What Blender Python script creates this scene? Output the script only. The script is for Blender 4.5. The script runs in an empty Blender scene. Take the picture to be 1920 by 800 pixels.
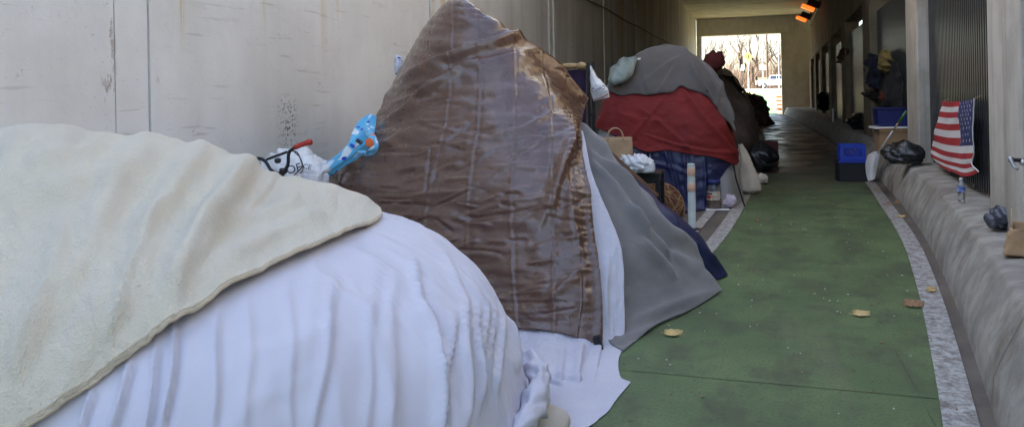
import bpy, bmesh, math, random
import numpy as np
from mathutils import Matrix, Vector

R = math.radians
random.seed(7)
SC = bpy.context.scene

# ------------------------------------------------------------------ camera
F, CX, CAMH = 1443.0, 960.0, 1.5          # focal length in photo pixels, eye height
ROLL = R(1.1)
HY = 175 + math.tan(ROLL) * (1425 - CX)   # row of the horizon at the middle of the picture
YAW = math.atan((1425 - CX) / math.cos(ROLL) / F)
cam = bpy.data.cameras.new('camera')
cam.sensor_width = 36.0
cam.lens = F / 1920 * 36
cam.shift_y = -(400 - HY) / 1920
cam.clip_start = 0.05
cam.clip_end = 2000
cam_ob = bpy.data.objects.new('camera', cam)
SC.collection.objects.link(cam_ob)
fw = Vector((-math.sin(YAW), math.cos(YAW), 0))
rt0 = Vector((math.cos(YAW), math.sin(YAW), 0))
up0 = Vector((0, 0, 1))
rt = rt0 * math.cos(ROLL) - up0 * math.sin(ROLL)
up = rt0 * math.sin(ROLL) + up0 * math.cos(ROLL)
m3 = Matrix((rt, up, -fw)).transposed()
cam_ob.matrix_world = Matrix.Translation((0, 0, CAMH)) @ m3.to_4x4()
SC.camera = cam_ob

# ------------------------------------------------------------------ light
SUN_EL, SUN_AZ = R(30), R(-98)            # azimuth from +Y, clockwise: low in the west, left of the tunnel
world = bpy.data.worlds.new('World')
SC.world = world
world.use_nodes = True
wn = world.node_tree
sky = wn.nodes.new('ShaderNodeTexSky')
sky.sky_type = 'NISHITA'
sky.sun_disc = False
sky.sun_elevation = SUN_EL
sky.sun_rotation = SUN_AZ
sky.dust_density = 2.5
sky.ozone_density = 0.6
bg = wn.nodes['Background']
bg.inputs['Strength'].default_value = 0.15
wn.links.new(sky.outputs[0], bg.inputs[0])
sun = bpy.data.lights.new('sun', 'SUN')
sun.energy = 5.0
sun.angle = R(0.5)
sun.color = (1, 0.94, 0.85)
sun_ob = bpy.data.objects.new('sun', sun)
SC.collection.objects.link(sun_ob)
sd = Vector((math.sin(SUN_AZ) * math.cos(SUN_EL), math.cos(SUN_AZ) * math.cos(SUN_EL), math.sin(SUN_EL)))
sun_ob.rotation_euler = sd.to_track_quat('Z', 'Y').to_euler()
sun_ob.location = (-20, 0, 30)
SC.view_settings.view_transform = 'Standard'
SC.view_settings.look = 'None'
SC.view_settings.gamma = 1
SC.view_settings.exposure = 2.28
SC.cycles.max_bounces = 10
SC.cycles.diffuse_bounces = 7
SC.cycles.use_denoising = True
try:
    SC.cycles.denoiser = 'OPENIMAGEDENOISE'
except Exception:
    pass

# ------------------------------------------------------------------ helpers
C = SC.collection
rng = np.random.default_rng(11)

def ray(x, y):
    dx, dy = x - CX, HY - y
    c, s = math.cos(ROLL), -math.sin(ROLL)
    X, Z = dx * c - dy * s, dx * s + dy * c
    return np.array([X * math.cos(YAW) - F * math.sin(YAW), X * math.sin(YAW) + F * math.cos(YAW), Z])

def at(x, y, Y):                     # the point seen at a photo pixel, Y metres down the tunnel
    r = ray(x, y)
    p = r * (Y / r[1])
    p[2] += CAMH
    return p

def G(x, y, z=0.0):                  # the point of the floor (or of height z) seen at a pixel
    r = ray(x, y)
    p = r * ((z - CAMH) / r[2])
    p[2] = z
    return p

def proj(P):
    P = np.asarray(P, float) - np.array([0, 0, CAMH])
    X = P[..., 0] * math.cos(YAW) + P[..., 1] * math.sin(YAW)
    Y = -P[..., 0] * math.sin(YAW) + P[..., 1] * math.cos(YAW)
    Z = P[..., 2]
    u, v = X / Y * F, Z / Y * F
    c, s = math.cos(ROLL), math.sin(ROLL)
    return CX + u * c - v * s, HY - (u * s + v * c)

def vnoise(x, y, seed=0):            # smooth value noise in -1..1
    r = np.random.default_rng(seed).uniform(-1, 1, (64, 64))
    xi, yi = np.floor(x).astype(int), np.floor(y).astype(int)
    fx, fy = x - xi, y - yi
    fx, fy = fx * fx * (3 - 2 * fx), fy * fy * (3 - 2 * fy)
    a, b = r[xi % 64, yi % 64], r[(xi + 1) % 64, yi % 64]
    c, d = r[xi % 64, (yi + 1) % 64], r[(xi + 1) % 64, (yi + 1) % 64]
    return (a * (1 - fx) + b * fx) * (1 - fy) + (c * (1 - fx) + d * fx) * fy

def fbm(x, y, seed=0, o=3):
    return sum(vnoise(x * 2 ** k + 7.3 * k, y * 2 ** k + 3.1 * k, seed + k) * 0.5 ** k for k in range(o))

def tag(o, label=None, cat=None, group=None, kind=None):
    if label: o['label'] = label
    if cat: o['category'] = cat
    if group: o['group'] = group
    if kind: o['kind'] = kind
    return o

def thing(name, loc, label, cat, group=None):
    o = bpy.data.objects.new(name, None)
    C.objects.link(o)
    o.location = [float(v) for v in loc]
    o.empty_display_size = 0.1
    return tag(o, label, cat, group)

def wloc(o):
    v = Vector((0, 0, 0))
    while o is not None:
        v = v + Vector(o.location)
        o = o.parent
    return v

def link(name, me, mats, parent=None, loc=None):
    o = bpy.data.objects.new(name, me)
    C.objects.link(o)
    off = Vector([float(v) for v in loc]) if loc is not None else (wloc(parent) if parent else Vector((0, 0, 0)))
    if parent is not None:
        off = wloc(parent)
        o.parent = parent
    if off.length > 0:
        me.transform(Matrix.Translation(-off))
    if parent is None:
        o.location = off
    for mt in (mats if isinstance(mats, (list, tuple)) else [mats]):
        me.materials.append(mt)
    return o

class MB:
    """collects shapes of one piece (world coordinates) and links them as one mesh object"""
    def __init__(self):
        self.v, self.f, self.m = [], [], []
    def add(self, vs, fs, mi=0):
        k = len(self.v)
        self.v += [tuple(float(c) for c in p) for p in vs]
        self.f += [tuple(i + k for i in f) for f in fs]
        self.m += [mi] * len(fs)
        return self
    def box(self, c, s, rz=0, rx=0, ry=0, mi=0, taper=1.0):
        M = Matrix.Rotation(rz, 3, 'Z') @ Matrix.Rotation(ry, 3, 'Y') @ Matrix.Rotation(rx, 3, 'X')
        vs = []
        for z in (-1, 1):
            t = taper if z > 0 else 1
            for x, y in ((-1, -1), (1, -1), (1, 1), (-1, 1)):
                vs.append(Vector(c) + M @ Vector((x * s[0] / 2 * t, y * s[1] / 2 * t, z * s[2] / 2)))
        return self.add(vs, [(3, 2, 1, 0), (4, 5, 6, 7), (0, 1, 5, 4), (1, 2, 6, 5), (2, 3, 7, 6), (3, 0, 4, 7)], mi)
    def prism(self, pts, z0, z1, mi=0):
        n = len(pts)
        vs = [(p[0], p[1], z0) for p in pts] + [(p[0], p[1], z1) for p in pts]
        fs = [tuple(range(n - 1, -1, -1)), tuple(range(n, 2 * n))]
        fs += [(i, (i + 1) % n, n + (i + 1) % n, n + i) for i in range(n)]
        return self.add(vs, fs, mi)
    def tube(self, pts, rad, n=8, caps=True, mi=0):
        pts = [Vector([float(c) for c in p]) for p in pts]
        if not isinstance(rad, (list, tuple, np.ndarray)): rad = [rad] * len(pts)
        vs, fs = [], []
        up_ = None
        for i, p in enumerate(pts):
            t = (pts[min(i + 1, len(pts) - 1)] - pts[max(i - 1, 0)])
            t = t.normalized() if t.length > 1e-9 else Vector((0, 0, 1))
            if up_ is None:
                up_ = Vector((0, 0, 1)) if abs(t.z) < 0.9 else Vector((1, 0, 0))
            a = t.cross(up_)
            a = a.normalized() if a.length > 1e-6 else t.orthogonal().normalized()
            b = a.cross(t)
            up_ = b
            for k in range(n):
                w = 2 * math.pi * k / n
                vs.append(p + (a * math.cos(w) + b * math.sin(w)) * float(rad[i]))
        for i in range(len(pts) - 1):
            for k in range(n):
                fs.append((i * n + k, i * n + (k + 1) % n, (i + 1) * n + (k + 1) % n, (i + 1) * n + k))
        if caps:
            fs.append(tuple(range(n - 1, -1, -1)))
            fs.append(tuple((len(pts) - 1) * n + k for k in range(n)))
        return self.add(vs, fs, mi)
    def lathe(self, c, prof, n=20, mi=0):
        vs, fs = [], []
        for r, z in prof:
            for k in range(n):
                w = 2 * math.pi * k / n
                vs.append((c[0] + r * math.cos(w), c[1] + r * math.sin(w), c[2] + z))
        for i in range(len(prof) - 1):
            for k in range(n):
                fs.append((i * n + k, i * n + (k + 1) % n, (i + 1) * n + (k + 1) % n, (i + 1) * n + k))
        fs.append(tuple(range(n - 1, -1, -1)))
        fs.append(tuple((len(prof) - 1) * n + k for k in range(n)))
        return self.add(vs, fs, mi)
    def strip(self, A, B, mi=0):        # sheet between two polylines
        n = len(A)
        return self.add(list(A) + list(B), [(i, i + 1, n + i + 1, n + i) for i in range(n - 1)], mi)
    def build(self, name, mats, parent=None, loc=None, smooth=False, bevel=0):
        me = bpy.data.meshes.new(name)
        me.from_pydata(self.v, [], self.f)
        me.polygons.foreach_set('material_index', self.m)
        if smooth:
            me.polygons.foreach_set('use_smooth', [True] * len(self.f))
        me.update()
        o = link(name, me, mats, parent, loc)
        if bevel:
            b = o.modifiers.new('bevel', 'BEVEL')
            b.width = bevel; b.segments = 2; b.limit_method = 'ANGLE'; b.angle_limit = R(40)
        return o

def grid_mesh(name, P, mats, parent=None, loc=None, thick=0, uvscale=1.0, close_u=False, uv=None):
    n, m = P.shape[:2]
    me = bpy.data.meshes.new(name)
    idx = np.arange(n * m).reshape(n, m)
    a, b, c, d = idx[:-1, :-1], idx[:-1, 1:], idx[1:, 1:], idx[1:, :-1]
    f = np.stack([a, d, c, b], -1).reshape(-1, 4)
    if close_u:
        e = np.stack([idx[:-1, -1], idx[1:, -1], idx[1:, 0], idx[:-1, 0]], -1)
        f = np.concatenate([f, e])
    me.from_pydata(P.reshape(-1, 3).tolist(), [], f.tolist())
    me.polygons.foreach_set('use_smooth', [True] * len(f))
    lay = me.uv_layers.new(name='uv')
    if uv is None:
        du = np.concatenate([[0], np.cumsum(np.linalg.norm(np.diff(P, axis=1), axis=2).mean(0))])
        dv = np.concatenate([[0], np.cumsum(np.linalg.norm(np.diff(P, axis=0), axis=2).mean(1))])
        U, V = np.meshgrid(du, dv)
    else:
        U, V = uv
    UV = np.stack([U, V], -1).reshape(-1, 2) * uvscale
    li = np.empty(len(me.loops), dtype=np.int32)
    me.loops.foreach_get('vertex_index', li)
    lay.data.foreach_set('uv', UV[li].astype(np.float32).ravel())
    me.update()
    o = link(name, me, mats, parent, loc)
    if thick:
        s = o.modifiers.new('thickness', 'SOLIDIFY')
        s.thickness = thick; s.offset = 0
    return o

def cr1(P, n):                       # Catmull-Rom resampling along axis 0
    P = np.asarray(P, float)
    k = len(P)
    Q = np.concatenate([[2 * P[0] - P[1]], P, [2 * P[-1] - P[-2]]])
    t = np.linspace(0, k - 1, n)
    i = np.minimum(t.astype(int), k - 2)
    f = (t - i).reshape((-1,) + (1,) * (P.ndim - 1))
    a, b, c, d = Q[i], Q[i + 1], Q[i + 2], Q[i + 3]
    return 0.5 * (2 * b + (c - a) * f + (2 * a - 5 * b + 4 * c - d) * f ** 2 + (3 * b - a - 3 * c + d) * f ** 3)

def surf(ctrl, n, m):
    g = cr1(ctrl, n)
    return cr1(g.transpose(1, 0, 2), m).transpose(1, 0, 2)

def normals(P, flip=1):
    du = np.gradient(P, axis=1)
    dv = np.gradient(P, axis=0)
    N = np.cross(dv, du) * flip
    return N / np.maximum(np.linalg.norm(N, axis=2, keepdims=True), 1e-9)

def relax(base, N, ex_u, ex_v, lo, hi, start, iters=120, hold=0.02, bend=0.25):
    """let a sheet with slack (ex_u, ex_v) buckle off the shape it hangs on: lo..hi is how far it may stand off"""
    P = base + N * start[..., None]
    n, m = base.shape[:2]
    def L(A, B): return np.linalg.norm(A - B, axis=2)
    eu = ex_u if np.ndim(ex_u) else np.full((n, m), ex_u)
    ev = ex_v if np.ndim(ex_v) else np.full((n, m), ex_v)
    r_u = L(base[:, 1:], base[:, :-1]) * (1 + eu[:, 1:])
    r_v = L(base[1:], base[:-1]) * (1 + ev[1:])
    r_d = L(base[1:, 1:], base[:-1, :-1]) * (1 + (eu + ev)[1:, 1:] / 2)
    r_e = L(base[1:, :-1], base[:-1, 1:]) * (1 + (eu + ev)[1:, 1:] / 2)
    r_u2 = L(base[:, 2:], base[:, :-2]) * (1 + eu[:, 2:])
    r_v2 = L(base[2:], base[:-2]) * (1 + ev[2:])
    for it in range(iters):
        D = np.zeros_like(P)
        def con(A, B, r, sa, sb, w):
            d = P[sb] - P[sa]
            l = np.linalg.norm(d, axis=2)
            c = d * (w * 0.5 * (1 - r / np.maximum(l, 1e-9)))[..., None]
            D[sa] += c
            D[sb] -= c
        s = slice(None)
        con(0, 0, r_u, (s, slice(0, -1)), (s, slice(1, None)), 1.0)
        con(0, 0, r_v, (slice(0, -1), s), (slice(1, None), s), 1.0)
        con(0, 0, r_d, (slice(0, -1), slice(0, -1)), (slice(1, None), slice(1, None)), 0.5)
        con(0, 0, r_e, (slice(0, -1), slice(1, None)), (slice(1, None), slice(0, -1)), 0.5)
        con(0, 0, r_u2, (s, slice(0, -2)), (s, slice(2, None)), bend)
        con(0, 0, r_v2, (slice(0, -2), s), (slice(2, None), s), bend)
        P = P + D * 0.55
        T = P - base
        d = (T * N).sum(2)
        T = (T - N * d[..., None]) * (1 - hold)
        d = np.clip(d, lo, hi)
        P = base + T + N * d[..., None]
    return P

def ridges(P, N, segs, px=None):     # creases and folds along given lines
    x, y = proj(P) if px is None else px
    D = np.zeros(P.shape[:2])
    for (x0, y0, x1, y1, w, a) in segs:
        dx, dy = x1 - x0, y1 - y0
        L = math.hypot(dx, dy)
        t = ((x - x0) * dx + (y - y0) * dy) / L
        s = ((x - x0) * -dy + (y - y0) * dx) / L + 4 * np.sin(t / 37.0 + x0)
        e = np.clip(np.minimum(t + 0.15 * L, 1.15 * L - t) / (0.3 * L), 0, 1)
        q = s / w
        f = np.where(q > 0, np.exp(-q * q), np.exp(-q * q * 6)) - 0.35 * np.exp(-((q + 1.4) / 0.8) ** 2)
        D += a * f * e * e * (3 - 2 * e)
    return P + N * D[..., None]

# ------------------------------------------------------------------ materials
def mat(name, col, rough=0.8, col2=None, nscale=3.0, ncut=(0.35, 0.7), bump=0.0, bscale=40.0, metal=0.0, spec=0.5,
        sheen=0.0, coat=0.0, stretch=None, uvmap=False, detail=5, trans=0.0, alpha=1.0, emit=None):
    m = bpy.data.materials.new(name)
    m.use_nodes = True
    nt = m.node_tree
    b = nt.nodes['Principled BSDF']
    b.inputs['Base Color'].default_value = (*col, 1)
    b.inputs['Roughness'].default_value = rough
    b.inputs['Metallic'].default_value = metal
    b.inputs['Specular IOR Level'].default_value = spec
    b.inputs['Sheen Weight'].default_value = sheen
    b.inputs['Coat Weight'].default_value = coat
    b.inputs['Transmission Weight'].default_value = trans
    b.inputs['Alpha'].default_value = alpha
    if emit:
        b.inputs['Emission Color'].default_value = (*emit[0], 1)
        b.inputs['Emission Strength'].default_value = emit[1]
    tc = nt.nodes.new('ShaderNodeTexCoord')
    mp = nt.nodes.new('ShaderNodeMapping')
    if stretch: mp.inputs['Scale'].default_value = stretch
    nt.links.new(tc.outputs['UV' if uvmap else 'Object'], mp.inputs[0])
    if col2 is not None:
        n = nt.nodes.new('ShaderNodeTexNoise')
        n.inputs['Scale'].default_value = nscale
        n.inputs['Detail'].default_value = detail
        n.inputs['Roughness'].default_value = 0.6
        r = nt.nodes.new('ShaderNodeValToRGB')
        r.color_ramp.elements[0].position, r.color_ramp.elements[1].position = ncut
        r.color_ramp.elements[0].color = (*col, 1)
        r.color_ramp.elements[1].color = (*col2, 1)
        nt.links.new(mp.outputs[0], n.inputs[0])
        nt.links.new(n.outputs[0], r.inputs[0])
        nt.links.new(r.outputs[0], b.inputs['Base Color'])
    if bump:
        n2 = nt.nodes.new('ShaderNodeTexNoise')
        n2.inputs['Scale'].default_value = bscale
        n2.inputs['Detail'].default_value = 4
        bp = nt.nodes.new('ShaderNodeBump')
        bp.inputs['Strength'].default_value = bump
        bp.inputs['Distance'].default_value = min(0.02, 0.35 / bscale)
        nt.links.new(mp.outputs[0], n2.inputs[0])
        nt.links.new(n2.outputs[0], bp.inputs['Height'])
        nt.links.new(bp.outputs[0], b.inputs['Normal'])
    return m

class NT:
    """short hand for node chains"""
    def __init__(self, m):
        self.t = m.node_tree
        self.b = self.t.nodes['Principled BSDF']
        tc = self.t.nodes.new('ShaderNodeNewGeometry')
        self.pos = tc.outputs['Position']
    def mapped(self, scale, loc=(0, 0, 0)):
        n = self.t.nodes.new('ShaderNodeMapping')
        n.inputs['Scale'].default_value = scale
        n.inputs['Location'].default_value = loc
        self.t.links.new(self.pos, n.inputs[0])
        return n.outputs[0]
    def noise(self, scale, stretch=(1, 1, 1), detail=6, rough=0.6, loc=(0, 0, 0)):
        n = self.t.nodes.new('ShaderNodeTexNoise')
        n.inputs['Scale'].default_value = scale
        n.inputs['Detail'].default_value = detail
        n.inputs['Roughness'].default_value = rough
        self.t.links.new(self.mapped(stretch, loc), n.inputs[0])
        return n.outputs[0]
    def ramp(self, src, p0, p1, c0=0.0, c1=1.0):
        r = self.t.nodes.new('ShaderNodeMapRange')
        r.interpolation_type = 'SMOOTHSTEP'
        r.inputs['From Min'].default_value = p0
        r.inputs['From Max'].default_value = p1
        r.inputs['To Min'].default_value = c0
        r.inputs['To Max'].default_value = c1
        self.t.links.new(src, r.inputs[0])
        return r.outputs[0]
    def math(self, op, a, b=None):
        n = self.t.nodes.new('ShaderNodeMath')
        n.operation = op
        for i, v in enumerate((a, b)):
            if v is None: continue
            if isinstance(v, (int, float)): n.inputs[i].default_value = v
            else: self.t.links.new(v, n.inputs[i])
        return n.outputs[0]
    def mix(self, fac, a, b):
        n = self.t.nodes.new('ShaderNodeMix')
        n.data_type = 'RGBA'
        for s, v in ((n.inputs[0], fac), (n.inputs[6], a), (n.inputs[7], b)):
            if isinstance(v, (int, float)): s.default_value = v
            elif isinstance(v, tuple): s.default_value = (*v, 1)
            else: self.t.links.new(v, s)
        return n.outputs[2]
    def axis(self, k):
        n = self.t.nodes.new('ShaderNodeSeparateXYZ')
        self.t.links.new(self.pos, n.inputs[0])
        return n.outputs[k]
    def color(self, c): self.t.links.new(c, self.b.inputs['Base Color'])
    def rough(self, c): self.t.links.new(c, self.b.inputs['Roughness'])
    def bump(self, h, s, d=0.02):
        n = self.t.nodes.new('ShaderNodeBump')
        n.inputs['Strength'].default_value = s
        n.inputs['Distance'].default_value = d
        self.t.links.new(h, n.inputs['Height'])
        self.t.links.new(n.outputs[0], self.b.inputs['Normal'])

def wall_material():
    m = mat('painted_concrete', (0.6, 0.6, 0.58), 0.75)
    k = NT(m)
    base = k.mix(k.ramp(k.noise(0.7), 0.35, 0.65), (0.76, 0.745, 0.72), (0.66, 0.645, 0.615))
    # old paint: brown grime in runs, heavier deeper in the tunnel
    run = k.noise(1.0, (1, 1.3, 0.12), 8, 0.65)
    deep = k.math('MULTIPLY', k.ramp(k.axis(1), 9, 24), k.ramp(k.axis(1), 34, 52, 1.0, 0.4))
    g = k.math('MULTIPLY', k.ramp(run, 0.40, 0.66), k.math('ADD', k.math('MULTIPLY', deep, 0.7), 0.10))
    c = k.mix(g, base, (0.27, 0.205, 0.125))
    c = k.mix(k.math('MULTIPLY', deep, 0.35), c, (0.50, 0.43, 0.31))
    # rust streaks near the top
    rs = k.math('MULTIPLY', k.ramp(k.noise(2.2, (1, 1.0, 0.05), 3, 0.4, (0, 3.3, 0)), 0.58, 0.70), k.ramp(k.axis(2), 1.7, 2.7))
    c = k.mix(k.math('MULTIPLY', rs, 0.6), c, (0.50, 0.30, 0.08))
    # chipped spots and scuffs
    sp = k.ramp(k.noise(7.0, (1, 1, 0.8), 8, 0.75), 0.62, 0.66)
    msk = k.ramp(k.noise(1.1, (1, 1, 1), 2), 0.42, 0.62)
    c = k.mix(k.math('MULTIPLY', k.math('MULTIPLY', sp, msk), 0.6), c, (0.22, 0.19, 0.17))
    fi = k.ramp(k.noise(38, (1, 0.6, 1.4), 4, 0.7), 0.64, 0.70)
    c = k.mix(k.math('MULTIPLY', fi, 0.45), c, (0.30, 0.28, 0.26))
    sc = k.ramp(k.noise(3.0, (1, 0.5, 6), 5, 0.6), 0.59, 0.64)
    c = k.mix(k.math('MULTIPLY', k.math('MULTIPLY', sc, msk), 0.35), c, (0.33, 0.31, 0.29))
    # flaking line along the faint joint, and a patch of black scrapes
    def near(axis, mid, w0, w1):
        return k.ramp(k.math('ABSOLUTE', k.math('SUBTRACT', k.axis(axis), mid)), w0, w1, 1.0, 0.0)
    ch = k.math('MULTIPLY', k.ramp(k.noise(11, (1, 1, 0.4), 6, 0.75), 0.53, 0.57), near(1, 4.23, 0.02, 0.09))
    c = k.mix(k.math('MULTIPLY', ch, 0.8), c, (0.33, 0.27, 0.23))
    bl = k.math('MULTIPLY', k.ramp(k.noise(34, (1, 1, 1), 5, 0.75), 0.54, 0.58), k.math('MULTIPLY', near(1, 6.35, 0.05, 0.22), near(2, 1.32, 0.1, 0.35)))
    c = k.mix(bl, c, (0.10, 0.09, 0.09))
    for yy_, zz_, amt in ((4.95, 2.15, .8), (6.0, 2.3, .45), (7.3, 2.5, .5)):
        st = k.math('MULTIPLY', k.math('MULTIPLY', near(1, yy_, 0.005, 0.05), k.ramp(k.axis(2), zz_ - .35, zz_ + .35)), k.ramp(k.noise(30, (1, 1, 0.06), 3), 0.35, 0.6))
        c = k.mix(k.math('MULTIPLY', st, amt), c, (0.52, 0.36, 0.14))
    k.color(c)
    k.bump(k.math('ADD', k.noise(6, (1, 1, 1), 8, 0.7), k.math('MULTIPLY', sp, -0.6)), 0.25, 0.02)
    return m

def concrete(name, c0, c1, grime=(0.12, 0.09, 0.06), gamt=0.5, stretch=(1, 1, 0.25), bump=0.35, rough=0.85, scale=2.0):
    m = mat(name, c0, rough)
    k = NT(m)
    c = k.mix(k.ramp(k.noise(scale), 0.35, 0.65), c0, c1)
    c = k.mix(k.math('MULTIPLY', k.ramp(k.noise(1.4, stretch, 8, 0.7), 0.45, 0.68), gamt), c, grime)
    c = k.mix(k.math('MULTIPLY', k.ramp(k.noise(22, (1, 1, 1), 5, 0.7), 0.6, 0.7), 0.4), c, grime)
    k.color(c)
    k.bump(k.noise(24, (1, 1, 1), 8, 0.75), bump, 0.012)
    return m

def floor_material():
    m = mat('green_paint', (0.1, 0.2, 0.08), 0.6)
    k = NT(m)
    c = k.mix(k.ramp(k.noise(1.3), 0.3, 0.7), (0.125, 0.185, 0.072), (0.080, 0.130, 0.050))
    c = k.mix(k.math('MULTIPLY', k.ramp(k.noise(3.0, (1, 0.6, 1), 8, 0.7), 0.42, 0.66), 0.75), c, (0.060, 0.066, 0.038))
    # faded tyre trail and small black spots
    c = k.mix(k.math('MULTIPLY', k.ramp(k.noise(0.9, (2.4, 0.35, 1), 4, 0.5, (1.7, 0, 0)), 0.55, 0.7), 0.35), c, (0.17, 0.19, 0.10))
    c = k.mix(k.math('MULTIPLY', k.ramp(k.noise(19, (1, 1, 1), 3, 0.6), 0.68, 0.71), 0.7), c, (0.02, 0.025, 0.015))
    c = k.mix(k.math('MULTIPLY', k.ramp(k.noise(55, (1, 1, 1), 6, 0.8), 0.50, 0.64), 0.7), c, (0.035, 0.05, 0.024))
    c = k.mix(k.math('MULTIPLY', k.ramp(k.noise(33, (1, 1, 1), 6, 0.8, (4, 2, 0)), 0.60, 0.68), 0.5), c, (0.22, 0.24, 0.14))
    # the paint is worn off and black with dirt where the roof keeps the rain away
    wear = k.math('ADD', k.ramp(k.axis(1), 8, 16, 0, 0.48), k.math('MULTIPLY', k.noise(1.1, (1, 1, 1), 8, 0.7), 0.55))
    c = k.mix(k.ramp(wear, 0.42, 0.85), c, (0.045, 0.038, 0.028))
    k.color(c)
    wet = k.math('MULTIPLY', k.ramp(k.noise(0.9, (1.1, 0.9, 1), 6, 0.65), 0.42, 0.6), k.ramp(k.axis(1), 10, 20))
    k.rough(k.math('SUBTRACT', 0.62, k.math('MULTIPLY', wet, 0.34)))
    k.bump(k.math('ADD', k.noise(26, (1, 1, 1), 8, 0.7), k.noise(3, (1, 1, 1), 3)), 0.18, 0.02)
    return m

def stripe_material():
    m = mat('worn_white_paint', (0.5, 0.5, 0.47), 0.8)
    k = NT(m)
    c = k.mix(k.ramp(k.noise(13, (1, 1, 1), 9, 0.8), 0.40, 0.62), (0.46, 0.45, 0.43), (0.19, 0.17, 0.145))
    c = k.mix(k.math('MULTIPLY', k.ramp(k.noise(30, (1, 1, 1), 6, 0.75), 0.5, 0.66), 0.7), c, (0.13, 0.12, 0.10))
    c = k.mix(k.math('MULTIPLY', k.ramp(k.axis(1), 8, 15), 0.5), c, (0.2, 0.16, 0.12))
    k.color(c)
    k.bump(k.noise(30, (1, 1, 1), 8, 0.7), 0.3, 0.01)
    return m

def tarp_material():
    m = mat('brown_poly_tarp', (0.105, 0.058, 0.038), 0.36, spec=0.65, coat=0.25)
    m.node_tree.nodes['Principled BSDF'].inputs['Coat IOR'].default_value = 1.7
    m.node_tree.nodes['Principled BSDF'].inputs['Coat Roughness'].default_value = 0.22
    nt = m.node_tree
    k = NT(m)
    tc = nt.nodes.new('ShaderNodeTexCoord')
    k.pos = tc.outputs['UV']
    c = k.mix(k.ramp(k.noise(3, (1, 1, 1), 5), 0.3, 0.7), (0.088, 0.041, 0.025), (0.112, 0.054, 0.034))
    c = k.mix(k.math('MULTIPLY', k.ramp(k.noise(40, (1, 0.2, 1), 4), 0.55, 0.75), 0.25), c, (0.2, 0.14, 0.11))
    k.color(c)
    k.rough(k.ramp(k.noise(9, (1, 1.6, 1), 6), 0.3, 0.7, 0.22, 0.42))
    wv = k.noise(14, (0.35, 1.9, 1), 6, 0.62)        # small crosswise crinkles
    cr = k.noise(34, (1, 1, 1), 4, 0.6)
    k.bump(k.math('ADD', wv, k.math('MULTIPLY', cr, 0.35)), 0.35, 0.006)
    return m

M = {}
M['wall'] = wall_material()
M['floor'] = floor_material()
M['stripe'] = stripe_material()
M['tarp'] = tarp_material()
M['slab'] = concrete('pavement_concrete', (0.15, 0.125, 0.10), (0.10, 0.085, 0.07), gamt=0.6, stretch=(1, 1, 1), rough=0.7)
M['kerb'] = concrete('kerb_concrete', (0.38, 0.355, 0.31), (0.25, 0.235, 0.205), gamt=0.55, stretch=(2.2, 2.2, 2.2), bump=0.8, scale=4)
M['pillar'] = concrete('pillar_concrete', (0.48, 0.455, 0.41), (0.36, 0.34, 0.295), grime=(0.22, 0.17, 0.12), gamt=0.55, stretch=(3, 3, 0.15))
M['upper'] = concrete('stained_dimmed_concrete', (0.26, 0.21, 0.14), (0.18, 0.135, 0.085), grime=(0.10, 0.05, 0.025), gamt=0.8, stretch=(1, 0.8, 0.12))
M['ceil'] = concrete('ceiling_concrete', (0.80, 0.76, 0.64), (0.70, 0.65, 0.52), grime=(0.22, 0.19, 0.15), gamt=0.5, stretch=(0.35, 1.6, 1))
M['portal'] = concrete('portal_concrete', (0.82, 0.80, 0.72), (0.74, 0.71, 0.62), grime=(0.3, 0.26, 0.2), gamt=0.3)
M['black'] = mat('black_metal', (0.018, 0.018, 0.02), 0.42, metal=0.3, bump=0.1, bscale=60)
M['fence'] = mat('fence_paint', (0.036, 0.036, 0.038), 0.28, col2=(0.018, 0.017, 0.016), nscale=9, spec=0.6)
M['sheet'] = mat('white_cotton', (0.60, 0.585, 0.66), 0.85, col2=(0.555, 0.54, 0.615), nscale=2.0, bump=0.0, sheen=0.2)
M['sheet2'] = mat('white_bedsheet', (0.57, 0.56, 0.63), 0.85, col2=(0.50, 0.49, 0.565), nscale=3, bump=0.0, sheen=0.2)
M['fleece'] = mat('cream_fleece', (0.70, 0.625, 0.485), 0.95, col2=(0.645, 0.57, 0.435), nscale=2.6, bump=0.0, sheen=0.5, spec=0.1)
def fuzz(m, a, b_, s1, s2):
    k = NT(m)
    k.bump(k.math('ADD', k.noise(a, (1, 1, 1), 5, 0.7), k.math('MULTIPLY', k.noise(b_, (1, 1, 1), 3, 0.6), s2)), s1, 0.012)
fuzz(M['fleece'], 42, 120, 1.0, 0.6)
fuzz(M['sheet'], 7, 30, 0.35, 0.2); fuzz(M['sheet2'], 11, 34, 0.9, 0.35)
M['binding'] = mat('tan_binding', (0.58, 0.47, 0.32), 0.7, col2=(0.5, 0.4, 0.27), nscale=30, bump=0.5, bscale=160, sheen=0.3)
M['greyfleece'] = mat('grey_fleece', (0.205, 0.19, 0.185), 0.95, col2=(0.165, 0.155, 0.15), nscale=3, bump=0.0, sheen=0.35, spec=0.1)
fuzz(M['greyfleece'], 70, 160, 0.38, 0.5)
M['navy'] = mat('navy_nylon', (0.010, 0.017, 0.075), 0.5, col2=(0.007, 0.011, 0.045), nscale=4, bump=0.3, bscale=12)
M['navytarp'] = mat('navy_poly', (0.010, 0.013, 0.065), 0.4, col2=(0.006, 0.008, 0.04), nscale=4, bump=0.5, bscale=9)
M['red'] = mat('red_tent_nylon', (0.175, 0.008, 0.007), 0.8, col2=(0.135, 0.006, 0.006), nscale=2.5, bump=0.2, bscale=8)
M['greytarp'] = mat('grey_felt', (0.092, 0.083, 0.078), 0.9, col2=(0.068, 0.062, 0.059), nscale=3, bump=0.35, bscale=40, sheen=0.2)
M['lightgrey'] = mat('light_grey_nylon', (0.33, 0.34, 0.36), 0.7, col2=(0.28, 0.29, 0.31), nscale=3, bump=0.2, bscale=12)
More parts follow.
